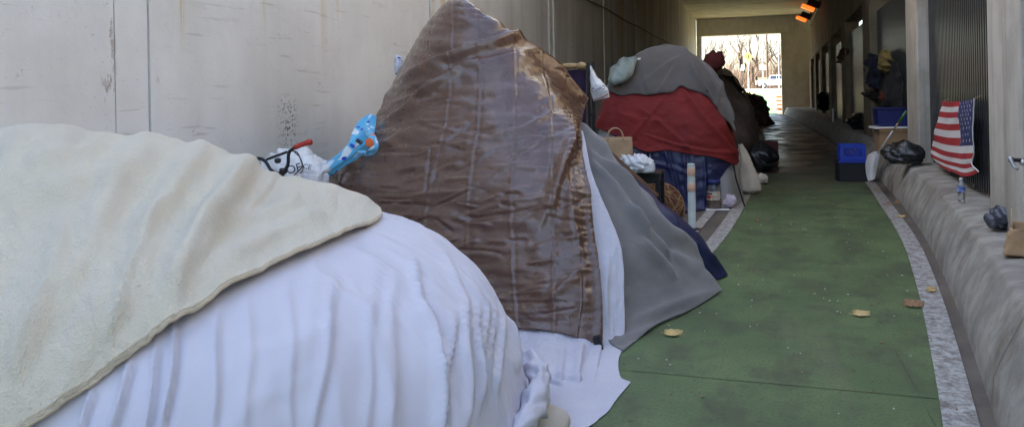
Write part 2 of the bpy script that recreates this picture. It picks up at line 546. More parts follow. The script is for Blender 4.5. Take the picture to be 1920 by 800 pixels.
M['canvas'] = mat('off_white_canvas', (0.55, 0.50, 0.42), 0.9, col2=(0.45, 0.40, 0.33), nscale=5, bump=0.5, bscale=14)
M['blackbag'] = mat('black_plastic_film', (0.012, 0.013, 0.016), 0.22, bump=0.9, bscale=16)
M['whitebag'] = mat('white_plastic_film', (0.72, 0.72, 0.72), 0.35, col2=(0.6, 0.61, 0.63), nscale=6, bump=0.8, bscale=18)
M['kraft'] = mat('kraft_paper', (0.42, 0.28, 0.16), 0.85, col2=(0.36, 0.235, 0.13), nscale=8, bump=0.4, bscale=25)
M['card'] = mat('cardboard', (0.30, 0.19, 0.10), 0.9, col2=(0.24, 0.15, 0.08), nscale=6, bump=0.2, bscale=40)
M['foam'] = mat('white_foam', (0.75, 0.75, 0.73), 0.6, bump=0.1, bscale=80)
M['wood'] = mat('dark_wood', (0.09, 0.045, 0.022), 0.55, col2=(0.055, 0.028, 0.015), nscale=6, stretch=(1, 8, 8), bump=0.2, bscale=20)
M['palewood'] = mat('turned_pale_wood', (0.42, 0.28, 0.12), 0.55, col2=(0.33, 0.20, 0.09), nscale=8, stretch=(1, 6, 6))
M['post'] = mat('white_plastic_post', (0.50, 0.55, 0.51), 0.5, col2=(0.38, 0.42, 0.39), nscale=8, bump=0.1, bscale=30)
M['peach'] = mat('faded_reflector', (0.72, 0.46, 0.32), 0.45, col2=(0.62, 0.40, 0.28), nscale=14)
M['orange'] = mat('lamp_lens', (0.9, 0.25, 0.03), 0.4, emit=((1.0, 0.14, 0.015), 0.42))
M['redgrip'] = mat('red_rubber', (0.42, 0.035, 0.022), 0.55, bump=0.5, bscale=70)
M['blackpl'] = mat('black_rubber', (0.015, 0.015, 0.016), 0.5)
M['steel'] = mat('bright_steel', (0.6, 0.6, 0.6), 0.25, metal=1.0)
M['dullsteel'] = mat('dull_aluminium', (0.42, 0.43, 0.44), 0.4, metal=0.7)
M['bluecrate'] = mat('blue_crate_plastic', (0.015, 0.05, 0.42), 0.45, bump=0.2, bscale=20)
M['darkcrate'] = mat('black_crate_plastic', (0.012, 0.013, 0.018), 0.55, bump=0.2, bscale=20)
M['teal'] = mat('grey_green_plastic', (0.20, 0.24, 0.22), 0.45, col2=(0.14, 0.18, 0.16), nscale=8, bump=0.8, bscale=14)
M['purple'] = mat('dark_purple_cloth', (0.028, 0.010, 0.045), 0.9, col2=(0.02, 0.008, 0.03), nscale=4, bump=0.3, bscale=20)
M['leaf'] = mat('dry_leaf', (0.62, 0.46, 0.20), 0.8, col2=(0.48, 0.32, 0.13), nscale=60, bump=0.4, bscale=90)
M['leaf2'] = mat('brown_dry_leaf', (0.26, 0.11, 0.05), 0.8, col2=(0.40, 0.28, 0.15), nscale=70, bump=0.4, bscale=90)
M['twine'] = mat('paper_cord', (0.46, 0.33, 0.2), 0.8)
M['seal'] = mat('joint_filler', (0.70, 0.67, 0.60), 0.8, col2=(0.55, 0.5, 0.42), nscale=6)
M['asphalt'] = mat('asphalt', (0.05, 0.05, 0.052), 0.85, col2=(0.065, 0.064, 0.062), nscale=4, bump=0.4, bscale=60)
M['bark'] = mat('bark', (0.10, 0.08, 0.06), 0.9, col2=(0.07, 0.055, 0.045), nscale=5)
M['twig'] = mat('twig_bark', (0.12, 0.085, 0.06), 0.9)

# ------------------------------------------------------------------ the setting
WX = -4.3                 # face of the left wall
ROOF0, END = 11.0, 57.0    # mouth of the tunnel, far portal
CEIL = 6.9
_ky = [-12, 0, 2, 3.9, 4.6, 6.2, 8.6, 10.6, 13.5, 20, 28, 35, 46, 58, 66]
_kx = [0.35, 0.42, 0.68, .98, 1.08, 1.30, 1.57, 1.72, 1.88, 2.08, 2.1, 2.0, 1.8, 1.55, 1.5]
def sm_interp(y, ky, kx):
    return sum(np.interp(y + d, ky, kx) for d in np.linspace(-0.8, 0.8, 9)) / 9
def xb(y): return sm_interp(y, _ky, _kx)                       # foot of the kerb
def xf(y): return sm_interp(y, [-12, 0, 5.7, 7.05, 12.15, 13.4, 18.6, 20.3, 57], [0.75, 0.85, 1.60, 1.75, 2.14, 2.2, 2.33, 2.37, 3.25])
def xo(y): return xb(y) - np.interp(y, [4, 8, 11, 20], [.07, .075, .12, .12])
def xi(y): return xo(y) - 0.148
def xl(y): return xi(y) - 1.70

def outside_z(y): return float(np.interp(y, [END, 60, 95, 110, 118, 130, 400], [0, .05, 1.45, 1.95, 2.15, 2.25, 2.6]))

# ground sheet of the tunnel and before it, the slope behind
b = MB()
b.add([(-60, -40, -.008), (60, -40, -.008), (60, END, -.008), (-60, END, -.008)], [(0, 1, 2, 3)])
tag(b.build('pavement', M['slab']), kind='structure')
m_grass = mat('winter_grass', (0.30, 0.25, 0.11), 0.95, col2=(0.36, 0.27, 0.14), nscale=0.5, bump=0.5, bscale=8)
ys = [END, 60, 70, 80, 95, 110, 118, 130, 180, 260, 400, 900]
b = MB()
b.strip([(-300, y, outside_z(y) - .008) for y in ys], [(300, y, outside_z(y) - .008) for y in ys])
tag(b.build('grass_slope', m_grass), kind='structure')
b = MB()
pz = np.linspace(END + .02, 100, 20)
b.strip([(-.4, y, outside_z(y) + .01) for y in pz], [(1.15, y, outside_z(y) + .01) for y in pz])
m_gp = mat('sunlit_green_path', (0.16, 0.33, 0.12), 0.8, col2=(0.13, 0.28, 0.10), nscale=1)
tag(b.build('bike_path', m_gp), kind='structure')
b = MB()
b.strip([(1.17, y, outside_z(y) + .012) for y in pz], [(1.32, y, outside_z(y) + .012) for y in pz])
tag(b.build('path_edge_line', mat('pale_edge_paint', (0.6, 0.55, 0.45), 0.8)), kind='structure')
b = MB()
b.strip([(-300, y, outside_z(y) + .02) for y in (106, 108, 110, 118, 126)], [(300, y, outside_z(y) + .02) for y in (106, 108, 110, 118, 126)])
tag(b.build('street', mat('street_asphalt', (0.20, 0.19, 0.185), 0.9, col2=(0.17, 0.165, 0.16), nscale=0.7)), kind='structure')

# green path in slabs with open joints
path = bpy.data.objects.new('green_path', None); C.objects.link(path)
tag(path, kind='structure')
joints = [-2.3, 4.19, 10.7, 17.2, 23.7, 30.2, 36.7, 43.2, 49.7, END]
for j0, j1 in zip(joints[:-1], joints[1:]):
    yy = np.linspace(j0 + .0035, j1 - .0035, 14)
    tilt = lambda y: 0.07 * (0.1)          # joints run square to the path
    for side in (0, 1):
        sp = 0.72
        A = [(xl(y) if side == 0 else max(sp, xl(y)) + .001, y, 0) for y in yy]
        B_ = [(min(sp, xi(y)) - .001 if side == 0 else xi(y), y, 0) for y in yy]
        if min(q[0] - p[0] for p, q in zip(A, B_)) < 0.005:
            B_ = [(max(q[0], p[0] + .005), q[1], 0) for p, q in zip(A, B_)]
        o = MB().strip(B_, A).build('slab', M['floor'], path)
ys = np.linspace(-3, END, 110)
tag(MB().strip([(xo(y), y, .004) for y in ys], [(xi(y) + .0, y, .004) for y in ys]).build('painted_edge_line', M['stripe']), kind='structure')
ys = np.linspace(-2, 24, 60)
tag(MB().strip([(xl(y) + .02, y, .004) for y in ys], [(xl(y) - .13, y, .004) for y in ys]).build('painted_edge_line', M['stripe']), kind='structure')
hs = MB()
for y0 in (5.6, 8.55, 11.5, 14.5):         # slanting bars of the painted buffer
    A = [(xl(y0 + 2.6 + t) - .13, y0 + 2.6 + t, .004) for t in (0, .6)]
    hs.add([(xl(y0 + 2.7) - .13, y0 + 2.7, .004), (xl(y0 + 3.3) - .13, y0 + 3.3, .004), (xl(y0) - .58, y0 + .45, .004), (xl(y0) - .58, y0 - .15, .004)], [(0, 1, 2, 3)])
# a second long line of the buffer, parallel to the first
ys = np.linspace(5, 20, 40)
hs = MB().strip([(xl(y) - .30, y, .004) for y in ys], [(xl(y) - .42, y, .004) for y in ys])
tag(hs.build('painted_buffer_line', M['stripe']), kind='structure')

# kerb: low concrete barrier cast in lengths
kerb = thing('kerb', (xb(8), 8, 0), 'low sloping concrete kerb curving along the right edge of the path', 'kerb')
kj = [-6, -2.3, 1.0, 4.19, 7.45, 10.7, 13.95, 17.2, 23.7, 30.2, 36.7, 43.2, 50, 58.5]
for q, (j0, j1) in enumerate(zip(kj[:-1], kj[1:])):
    n = max(8, int((j1 - j0) / 0.11)) if j0 < 18 else 20
    yy = np.linspace(j0 + .004, j1 - .004, n)
    prof = [(0, -.01), (.008, .05), (.018, .13), (.035, .18), (.065, .25), (.105, .335), (.145, .42), (.158, .443), (.175, .452), (.25, .468), (.34, .48), (.42, .485)]
    P = np.zeros((len(prof) + 1, n, 3))
    for i, (dx, z) in enumerate(prof):
        P[i, :, 0] = xb(yy) + dx 
        P[i, :, 1] = yy
        P[i, :, 2] = z
    P[-1] = P[-2]; P[-1, :, 0] = np.maximum(xf(yy) + .55, P[-2, :, 0] + .05)
    grid_mesh('kerb_segment', P[::-1], M['kerb'], kerb)

# left wall
lw = thing('tunnel_wall', (WX, 20, 0), 'long pale painted concrete wall of the tunnel behind the tents', 'wall')
MB().box((WX - .45, 21.5, 3.6), (.8, 71, 7.4)).build('core', M['slab'], lw)
wj = [-14, -7.8, -1.6, 4.60, 9.72, 15.98, 22.2, 28.4, 34.6, 40.8, 47.0, 53.0, END]  # panels beside and behind the camera: unseen, added to keep the sun off
for j0, j1 in zip(wj[:-1], wj[1:]):
    if j0 == -1.6:
        MB().box((WX - .03, (j0 + 4.28) / 2, CEIL / 2 + .1), (.06, 4.28 - j0 - .006, CEIL + .2)).build('wall_panel', M['wall'], lw)
        MB().box((WX - .032, (4.28 + j1) / 2, CEIL / 2 + .1), (.06, j1 - 4.28 - .02, CEIL + .2)).build('wall_panel', M['wall'], lw)
    else:
        MB().box((WX - .03 - (.012 if int(j0) % 2 else 0), (j0 + j1) / 2, CEIL / 2 + .1), (.06, j1 - j0 - .024, CEIL + .2)).build('wall_panel', M['wall'], lw)
for y in (9.80, 16.06, 22.2, 28.4):
    MB().box((WX + .008, y, 3.5), (.03, .14, 7.0)).build('joint_cover', M['seal'], lw, bevel=.005)
MB().box((WX + .01, 16.42, 3.5), (.03, .10, 7.0)).build('joint_cover', M['wall'], lw, bevel=.005)
cb = MB()
cp = [(WX + .03, y, 4.05 + .02 * math.sin(y * .9)) for y in np.linspace(14, 57, 60)]
cb.tube(cp, .022, 6)
cb.build('cable_conduit', mat('old_conduit', (.16, .12, .08), .7), lw, smooth=True)

# roof slab, upper wall over the fence, far portal
b = MB().prism([(-4.9, ROOF0 + 4.0), (3.3, ROOF0 - 3.5), (15.0, ROOF0 - 26), (15.0, END + .8), (-4.9, END + .8)], CEIL, CEIL + .9)  # unseen front edge skewed and drawn out over the roadway to shade it
tag(b.build('roof', M['ceil']), 'flat stained concrete ceiling slab roofing the tunnel', 'ceiling', kind='structure')
up_ = thing('upper_wall', (2.8, 30, 3.5), 'stained concrete wall above the dark fences', 'wall')
pil_y = [(-1.2, .15), (5.72, 7.05), (12.15, 13.4), (18.6, 20.2), (25.4, 27.0), (32.4, 34.0), (39.4, 41.0), (46.4, 48.0), (53.4, 56.9)]
for (a0, a1), (c0, c1) in zip(pil_y[1:-1], pil_y[2:]):
    for s0, s1 in ((a0, (a1 + c0) / 2), ((a1 + c0) / 2, c0)):
        A = [(xf(s0 + .004) + .02, s0 + .004), (xf(s1 - .004) + .02, s1 - .004), (xf(s1) + .45, s1 - .004), (xf(s0) + .45, s0 + .004)]
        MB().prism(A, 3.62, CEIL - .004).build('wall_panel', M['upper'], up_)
MB().tube([(xf(y) - .03, y, 5.75) for y in np.linspace(14, 56, 40)], .03, 6).build('conduit', M['black'], up_, smooth=True)
for k, (a0, a1) in enumerate(pil_y):
    A = [(xf(a0), a0), (xf(a1), a1), (xf(a1) + .4, a1), (xf(a0) + .4, a0)]
    lab = {0: None, 1: 'pale concrete pillar nearest the camera, right of the hanging flag', 2: 'concrete pillar behind the black bag, left of the fence with the flag',
           3: 'concrete pillar left of the fence hung with clothes'}.get(k)
    o = MB().prism(A, .40, 3.65 if k > 1 else CEIL - .01).build('concrete_pillar', M['pillar'] if k < 3 else M['upper'], loc=(xf(a0) + .2, a0, .4), bevel=.012)  # far pillars take the darker concrete: fading light put into their colour
    tag(o, lab or 'narrow concrete pillar in the far row between dark fences', 'pillar', 'pillars along the fence')

pw = thing('portal', (2.4, END, 0), 'pale concrete end frame round the far daylight opening', 'portal')
oz = at(1390, 65.5, END)[2]
ox = at(1465, 120, END)[0]
MB().box(((WX + 3.6) / 2, END + .4, (oz + CEIL) / 2), (3.6 - WX, .8, CEIL - oz - .004)).build('beam', M['portal'], pw, bevel=.03)
MB().box(((ox + 3.55) / 2, END + .4, oz / 2 - .003), (3.55 - ox, .79, oz - .006)).build('end_wall', M['portal'], pw, bevel=.03)
MB().box((WX + .17, END + .4, oz / 2 - .003), (.34, .79, oz - .006)).build('end_wall', M['portal'], pw, bevel=.03)

# roadway of the tunnel beyond the fence
b = MB().add([(3.4, -30, .0), (15, -30, .0), (15, END + 2, .0), (3.4, END + 2, .0)], [(0, 1, 2, 3)])
tag(b.build('roadway', M['asphalt']), kind='structure')
tag(MB().box((15.2, 25, 3.4), (.4, 65, 7.0)).build('roadway_wall', concrete('shade_dark_concrete', (.085, .075, .06), (.05, .045, .04)), loc=(15.2, 25, 0)), 'far concrete wall of the roadway seen between the fence bars', 'wall')  # concrete colour darkened to stand in for the shade behind the fence

# fences between the pillars
def fence(y0, y1, label, single):
    t = thing('metal_fence', ((xf(y0) + xf(y1)) / 2 + .2, (y0 + y1) / 2, .48), label, 'fence', 'dark picket fences')
    x0, x1 = xf(y0) + .16, xf(y1) + .16
    d = np.array([x1 - x0, y1 - y0]); L = np.linalg.norm(d); rz = math.atan2(d[1], d[0])
    top = 3.25
    def pt(s): return x0 + d[0] * s / L, y0 + d[1] * s / L
    n = int(L / .118)
    me0 = None
    allp = MB()
    for i in range(n):
        x, y = pt((i + .5) * L / n)
        if single:
            if me0 is None:
                o = MB().box((x, y, (.55 + top) / 2), (.036, .036, top - .55), rz).build('picket', M['fence'], t)
                me0, p0 = o.data, (x, y)
            else:
                o = bpy.data.objects.new('picket', me0); C.objects.link(o); o.parent = t
                o.location = (x - p0[0], y - p0[1], 0)
        else:
            allp.box((x, y, (.55 + top) / 2), (.036, .036, top - .55), rz)
    if not single:
        tag(allp.build('picket_row', M['fence'], t), kind='stuff')
    for z in (.60, 1.18, 1.42, top - .02):
        cx_, cy_ = pt(L / 2)
        MB().box((cx_ + .03, cy_, z), (L - .02, .07, .06), rz).build('rail', M['fence'], t)
    for s in (.05, L * .36, L * .68, L - .05):
        x, y = pt(s)
        MB().box((x + .05, y, (.47 + top) / 2), (.08, .08, top - .46), rz).build('post', M['fence'], t)
    # dull sheet fixed behind the lower half of the bars
    return t
fl = ['dark metal picket fence at the right edge beyond the nearest pillar', 'dark metal picket fence carrying the flag', 'dark metal picket fence hung with yellow and navy clothes',
      'third dark picket fence bay, with a red cloth', 'fourth dark picket fence bay along the tunnel', 'fifth dark picket fence bay near the lamps', 'sixth dark picket fence bay from the camera', 'farthest dark picket fence bay beside the portal']
for k, ((a0, a1), (c0, c1)) in enumerate(zip(pil_y[:-1], pil_y[1:])):
    fence(a1 + .01, c0 - .01, fl[k], k in (1, 2))
# metal backing boards behind some bays
def backing(y0, y1, z0, z1, label):
    A = [(xf(y0) + .26, y0), (xf(y1) + .26, y1), (xf(y1) + .29, y1), (xf(y0) + .29, y0)]
    tag(MB().prism(A, z0, z1).build('backing_board', mat('dark_board', (.03, .03, .032), .7), loc=(xf(y0) + .27, y0, z0)), label, 'board')
backing(7.3, 12.0, .56, 1.15, 'dark board behind the lower bars of the flag fence')

# lamps high on the right wall
for px, py, Y, lab in ((1517, 13, 39.5, 'orange-lit lamp high on the right wall, nearer of the two'), (1504, 34, 50, 'orange-lit lamp high on the right wall, farther of the two')):
    p = at(px, py, Y)
    t = thing('wall_lamp', p, lab, 'lamp', 'orange tunnel lamps')
    MB().box(p + np.array([.22, 0, .12]), (.62, .5, .34), ry=R(25)).build('housing', M['black'], t, bevel=.04)
    MB().box(p + np.array([-.06, -.02, -.06]), (.62, .52, .16), ry=R(25)).build('lens', M['orange'], t, bevel=.03)
    MB().tube([p + np.array([.4, 0, .2]), (xf(Y) + .03, Y, p[2] + .25)], .04, 6).build('bracket', M['black'], t)

# ------------------------------------------------------------------ draped shapes
class Dome:
    """a star-shaped bulk: apex, outline radius R(theta), profile of (share of radius, height)"""
    def __init__(self, apex, rfun, prof):
        self.a, self.r = apex, rfun
        pr = np.array(prof, float)
        t = np.concatenate([[0], np.cumsum(np.hypot(np.diff(pr[:, 0]) * 1.5, np.diff(pr[:, 1])))])
        t /= t[-1]
        tt = np.linspace(0, 1, 400)
        self.t = tt
        g = sum(np.stack([np.interp(np.clip(tt + d, 0, 1), t, pr[:, 0]), np.interp(np.clip(tt + d, 0, 1), t, pr[:, 1])], 1) for d in np.linspace(-.05, .05, 11)) / 11
        g[0, 0] = 0; g[-1] = pr[-1]
        g[:, 0] = np.maximum.accumulate(g[:, 0] - g[0, 0]); g[:, 0] *= 1 / g[-1, 0]
        g[:, 1] = np.minimum.accumulate(g[:, 1])
        self.rho, self.z = g[:, 0], g[:, 1]
    def pos(self, th, v):
        rr = np.interp(v, self.t, self.rho) + np.maximum(v - 1, 0)
        z = np.interp(v, self.t, self.z)
        q = self.r(th) * rr
        return np.stack([self.a[0] + q * np.cos(th), self.a[1] + q * np.sin(th), z], -1)
    def pq(self, p, q): return self.pos(np.arctan2(q, p), np.hypot(p, q))
    def hit(self, x, y):             # parameters (p, q) of the point of the bulk seen at a pixel
        d = ray(x, y); d = d / np.linalg.norm(d)
        best = None
        for s in np.arange(0.8, 22, .004):
            P = d * s + np.array([0, 0, CAMH])
            if P[2] > self.z[0] + .02: continue
            th = math.atan2(P[1] - self.a[1], P[0] - self.a[0])
            rr = math.hypot(P[0] - self.a[0], P[1] - self.a[1]) / self.r(th)
            if P[2] <= 0:
                v = 1 + max(rr - 1, 0)
                return v * math.cos(th), v * math.sin(th)
            v = float(np.interp(-P[2], -self.z, self.t))
            e = rr - float(np.interp(v, self.t, self.rho))
            if best is None or e < best[0]: best = (e, v, th)
            if e <= 0: break
        _, v, th = best
        if v < .03: v = float(np.interp(rr, self.rho, self.t))
        return v * math.cos(th), v * math.sin(th)
    def hits(self, pts): return np.array([self.hit(*p) for p in pts])

def supell(rx0, rx1, ry0, ry1, e):   # outline radius: rx0 to +X, rx1 to -X, ry0 to +Y, ry1 to -Y
    def r(th):
        c, s = np.cos(th), np.sin(th)
        a = np.where(c >= 0, rx0, rx1); b_ = np.where(s >= 0, ry0, ry1)
        return (np.abs(c / a) ** e + np.abs(s / b_) ** e) ** (-1 / e)
    return r

# ---- nearest shelter: bulk under a white sheet and a cream blanket
D1 = Dome((-3.5, 2.9), supell(2.56, .78, 1.42, 1.7, 2.5),
          [(0, 1.355), (.12, 1.35), (.34, 1.275), (.56, 1.03), (.76, .92), (.87, .78), (.935, .60), (.975, .32), (1.0, 0.0)])
hem_px = [(712, 413), (675, 435), (600, 470), (520, 507), (440, 548), (385, 585), (330, 618), (270, 655), (200, 705), (130, 755), (60, 803), (-60, 880), (-220, 960)]
t = thing('covered_shelter', (-2.6, 3.0, 0), 'low shelter in the foreground wrapped in a white sheet', 'shelter')
n, m = 120, 900
tha = np.concatenate([np.linspace(-1.5, .45, 760, endpoint=False), np.linspace(.45, 2 * math.pi - 1.5, 140, endpoint=False)])
TH, V = np.meshgrid(tha, np.linspace(.05, 1.0, n))
base = D1.pos(TH, V)
Nn = normals(base)
if (Nn[n // 2, m // 2] * (base[n // 2, m // 2] - np.array([-3.5, 2.9, .5]))).sum() < 0: Nn = -Nn
hang = np.clip((V - .56) / .25, 0, 1)
PH = np.arctan2(base[..., 1] - 3.0, base[..., 0] + 2.0)
rad = PH * 6.5 + 1.6 * vnoise(PH * 1.7 + 9, V * 1.6, 3) + .6 * vnoise(PH * 5 + 9, V * 2, 4)
folds = np.abs(np.sin(rad)) ** 2.2 * np.clip(.25 + 1.1 * vnoise(PH * 2.3 + 9, V * 1.2, 9), 0, 1.2)
folds2 = (1 - np.abs(np.sin(PH * 13 + 2.6 * vnoise(PH * 3 + 9, V * 1.6, 12)))) ** 1.5 * np.clip(vnoise(PH * 3.3 + 9, V * 1.5, 14) + .2, 0, 1)
start = hang * (.045 * folds + .035 * folds2) + .010 * fbm(TH * 4, V * 6, 21)
# the sheet is gathered in narrow pleats towards its right-hand end, and here and there along the front
gather = np.exp(-((PH - .05) / .42) ** 2) + .8 * np.exp(-((PH + 1.9) / .14) ** 2) + .5 * np.exp(-((PH + 1.25) / .07) ** 2)
gather = gather * np.clip((V - .56) / .16, 0, 1)
ple = (1 - np.abs(np.sin(PH * 62 + 6 * vnoise(PH * 4 + 9, V * 1.7, 31) + 3 * vnoise(PH * 11 + 9, V * 2.2, 32)))) ** 1.2
ple2 = (1 - np.abs(np.sin(PH * 27 + 4 * vnoise(PH * 3 + 9, V * 1.8, 35)))) ** 1.6
start += gather * (.009 * ple * np.clip(.35 + 1.5 * vnoise(PH * 7 + 9, V * 1.6, 33), .0, 1.3) + .010 * ple2 * np.clip(.3 + 1.2 * vnoise(PH * 4 + 9, V * 1.3, 36), 0, 1))
start += .012 * np.clip((V - .35) / .2, 0, 1) * (1 - np.abs(fbm(PH * 3 + 9 + V * 2, V * 2.2, 37, 2))) ** 6      # loose diagonal creases
hx, hy_ = proj(base)
front = np.clip((Nn * (np.array([0, 0, CAMH]) - base)).sum(2) / np.linalg.norm(np.array([0, 0, CAMH]) - base, axis=2) * 6, 0, 1)
hem_y = np.interp(hx, [q[0] for q in hem_px[::-1]], [q[1] for q in hem_px[::-1]])
bare = np.where(front > 0, np.clip((hy_ - hem_y + 6) / 40, 0, 1), .25)       # under the blanket the sheet lies flat
bare = np.where((hx > 712) & (front > 0), 1, bare)
start = start * (.15 + .85 * bare)
P1 = relax(base, Nn, .03 * hang * bare + .003, .005, -.012, .07, start, 20, hold=.05)
drape = [(545, 520, 548, 810, 12, .022), (632, 510, 590, 810, 14, .040), (705, 480, 688, 810, 12, .026), (738, 540, 733, 810, 16, .034), (775, 500, 800, 600, 9, .030), (798, 585, 824, 690, 10, .050), (823, 680, 822, 815, 10, .050),
         (850, 600, 840, 790, 7, .034), (877, 560, 872, 800, 7, .036), (890, 580, 878, 800, 5, .026), (902, 540, 897, 760, 6, .030), (913, 545, 908, 750, 6, .030), (925, 580, 920, 730, 5, .026), (937, 585, 936, 725, 7, .034), (955, 600, 969, 690, 8, .036),
         (250, 670, 205, 810, 9, .040), (300, 640, 272, 810, 8, .034), (332, 615, 308, 810, 8, .036), (412, 570, 398, 810, 12, .040), (470, 560, 462, 810, 12, .022), (180, 730, 150, 815, 8, .034),
         (600, 490, 745, 610, 14, .022), (660, 470, 800, 545, 10, .018), (480, 650, 640, 600, 14, .016), (500, 720, 600, 690, 10, .014), (860, 470, 905, 560, 7, .018), (830, 470, 880, 580, 8, .020)]
drape = [(x0, y0 + random.uniform(-15, 30), x1, y1, w * random.uniform(.8, 1.3), a * (.42 if 340 < x0 < 770 else .75)) for (x0, y0, x1, y1, w, a) in drape]
PR = ridges(P1, Nn, drape)
P1 = P1 + (PR - P1) * front[..., None]
P1[..., 2] = np.maximum(P1[..., 2], .006)
grid_mesh('white_sheet', P1, M['sheet'], t, close_u=True)
# rolled, bunched hem at the right foot
ts = np.linspace(-.06, .50, 110)
ring = D1.pos(ts, np.full(110, .96))
prof_n = 26
Pr = np.zeros((110, prof_n, 3))
cl = D1.pos(ts, np.full(110, .965)); out = cl - D1.pos(ts, np.full(110, .90)); out[:, 2] = 0
out /= np.linalg.norm(out, axis=1, keepdims=True)
for k in range(prof_n):
    a = 2 * math.pi * k / prof_n
    fat = .055 + .022 * vnoise(ts * 13, np.full(110, 2.0), 41)
    rr = fat * (1 + .40 * vnoise(ts * 22, np.full(110, math.cos(a) * 1.6 + 5), 42) + .30 * vnoise(ts * 40 + 3 * math.sin(a), np.full(110, math.sin(a) * 1.8 + 9), 43))
    c = cl + out * .045 + np.array([0, 0, .15])[None] - np.array([0, 0, .06])[None] * np.linspace(0, 1, 110)[:, None]
    Pr[:, k] = c + out * (rr * math.cos(a))[:, None] + np.array([0, 0, 1])[None] * (rr * 1.25 * math.sin(a))[:, None]
endf = np.minimum(np.linspace(0, 9, 110), np.linspace(9, 0, 110)).clip(0.05, 1)[:, None, None]
Pr = Pr.mean(1, keepdims=True) + (Pr - Pr.mean(1, keepdims=True)) * endf
grid_mesh('bunched_hem', Pr, M['sheet'], t, close_u=True)

# cream fleece blanket: lower hem runs as in the picture, the rest lies over the top
hem = cr1(D1.hits(hem_px[:-2]), 60)
ext = hem[-1] + (hem[-1] - hem[-6]) * np.linspace(.2, 6, 40)[:, None] * .6
ext = ext / np.maximum(1, np.hypot(ext[:, 0], ext[:, 1]) / 1.0)[:, None]
hem = cr1(np.concatenate([hem, ext[::8]])[::3], 200)
sil = D1.hits([(712, 411), (640, 390), (570, 352), (470, 292)])
# the far side of the blanket drops behind the ridge to the wall
far = np.stack([np.linspace(sil[0, 0] - .02, -.80, 200), np.linspace(sil[0, 1] + .06, .20, 200)], 1)
far[:, 1] += .42 * np.sin(np.linspace(0, math.pi, 200)) ** .8
nb = 150
W = np.linspace(0, 1, nb)[:, None, None]
PQ = hem[None] * (1 - W) + far[None] * W
base = D1.pq(PQ[..., 0], PQ[..., 1])
Nb = normals(base)
if Nb[nb // 3, 100, 2] < 0: Nb = -Nb
U_, V_ = np.meshgrid(np.linspace(0, 1, 200), np.linspace(0, 1, nb))
px, py = proj(base)
st = .036 + .016 * np.clip((np.hypot(PQ[..., 0], PQ[..., 1]) - .5) / .3, 0, 1) + .022 * fbm(px / 150 + 3, py / 260, 51, 3) + .005 * fbm((px - py * .5) / 16, (py + px * .4) / 26, 56, 2) + .014 * fbm((px + py * .6) / 55, (py - px * .3) / 120, 55, 2)
P2 = base + Nb * st[..., None]
P2 = ridges(P2, Nb, [(690, 400, 470, 330, 26, .025), (470, 318, 380, 470, 30, .05), (440, 330, 330, 560, 28, .04), (560, 395, 400, 440, 20, .03), (380, 300, 250, 470, 36, .036), (600, 420, 430, 500, 18, .024), (520, 340, 460, 400, 14, .02), (300, 420, 240, 540, 14, .02), (180, 300, 60, 330, 20, .02), (420, 430, 360, 520, 12, .016), (90, 560, 40, 720, 16, .02), (250, 540, 200, 660, 12, .018),
                     (230, 340, 130, 560, 40, .03), (330, 380, 230, 620, 26, .02), (130, 420, 60, 700, 36, .025), (300, 300, 80, 380, 40, .02)], (px, py))
bl = grid_mesh('cream_blanket', P2, M['fleece'], None, loc=(-2.6, 3.0, 1.1), thick=.014)
tag(bl, 'cream fleece blanket with tan stitched hem thrown over the white sheet', 'blanket')
hb = MB()
hb.tube([p for p in P2[0]], .0065, 8)
hb.build('hem_binding', M['binding'], bl, smooth=True)
# ribbed stitching: small knots on the binding
hb = MB()
for i in range(0, 199):
    for f in (0, .5):
        p = P2[0][i] * (1 - f) + P2[0][i + 1] * f
        q = P2[1][i]
        hb.tube([p + (p - q) * .15, p + (q - p) / max(np.linalg.norm(q - p), 1e-6) * .016 + Nb[0, i] * .010], .0018, 4)
tag(hb.build('stitch_row', M['binding'], bl), kind='stuff')

# ---- second shelter: brown tarp
t2 = thing('tarp_shelter', (-2.3, 5.6, 0), 'tall shelter under a creased brown tarp, white sheet at its foot', 'shelter')
rows = [
    [(690, 300, 7.2), (780, 150, 7.3), (860, 90, 7.4), (950, 150, 7.3), (1010, 200, 7.2), (1080, 260, 6.9)],
    [(742, 150, 6.5), (806, 42, 6.25), (867, 0, 6.05), (950, 60, 6.1), (1040, 118, 6.25), (1102, 186, 6.4)],
    [(735, 165, 6.1), (790, 110, 5.75), (870, 80, 5.68), (960, 88, 5.75), (1040, 140, 5.95), (1096, 205, 6.15)],
    [(690, 238, 5.7), (770, 220, 5.38), (865, 215, 5.28), (965, 215, 5.28), (1055, 222, 5.42), (1088, 240, 5.55)],
    [(620, 325, 5.45), (725, 330, 5.12), (845, 330, 5.0), (960, 328, 4.98), (1060, 325, 5.02), (1100, 325, 5.12)],
    [(560, 385, 5.35), (695, 430, 4.98), (835, 440, 4.82), (960, 440, 4.78), (1065, 440, 4.78), (1115, 440, 4.86)],
    [(570, 500, 5.15), (690, 530, 4.82), (835, 540, 4.66), (960, 540, 4.60), (1068, 545, 4.58), (1125, 552, 4.66)],
    [(590, 590, 5.0), (700, 605, 4.70), (840, 610, 4.52), (970, 614, 4.45), (1062, 624, 4.44), (1128, 655, 4.50)],
]
ctrl = np.array([[at(*c) for c in r] for r in rows])
n = m = 150
base = surf(ctrl, n, m)
N = normals(base)
if N[90, 75, 1] > 0: N = -N
px, py = proj(base)
st = .012 * fbm(px / 80, py / 45, 61, 3) + .006 * fbm(px / 60, py / 14, 63, 2)
P = relax(base, N, .006, .012, -.035, .045, st, 90, hold=.03)
P = surf(P, 330, 330)
N = surf(N, 330, 330)
px, py = proj(P)
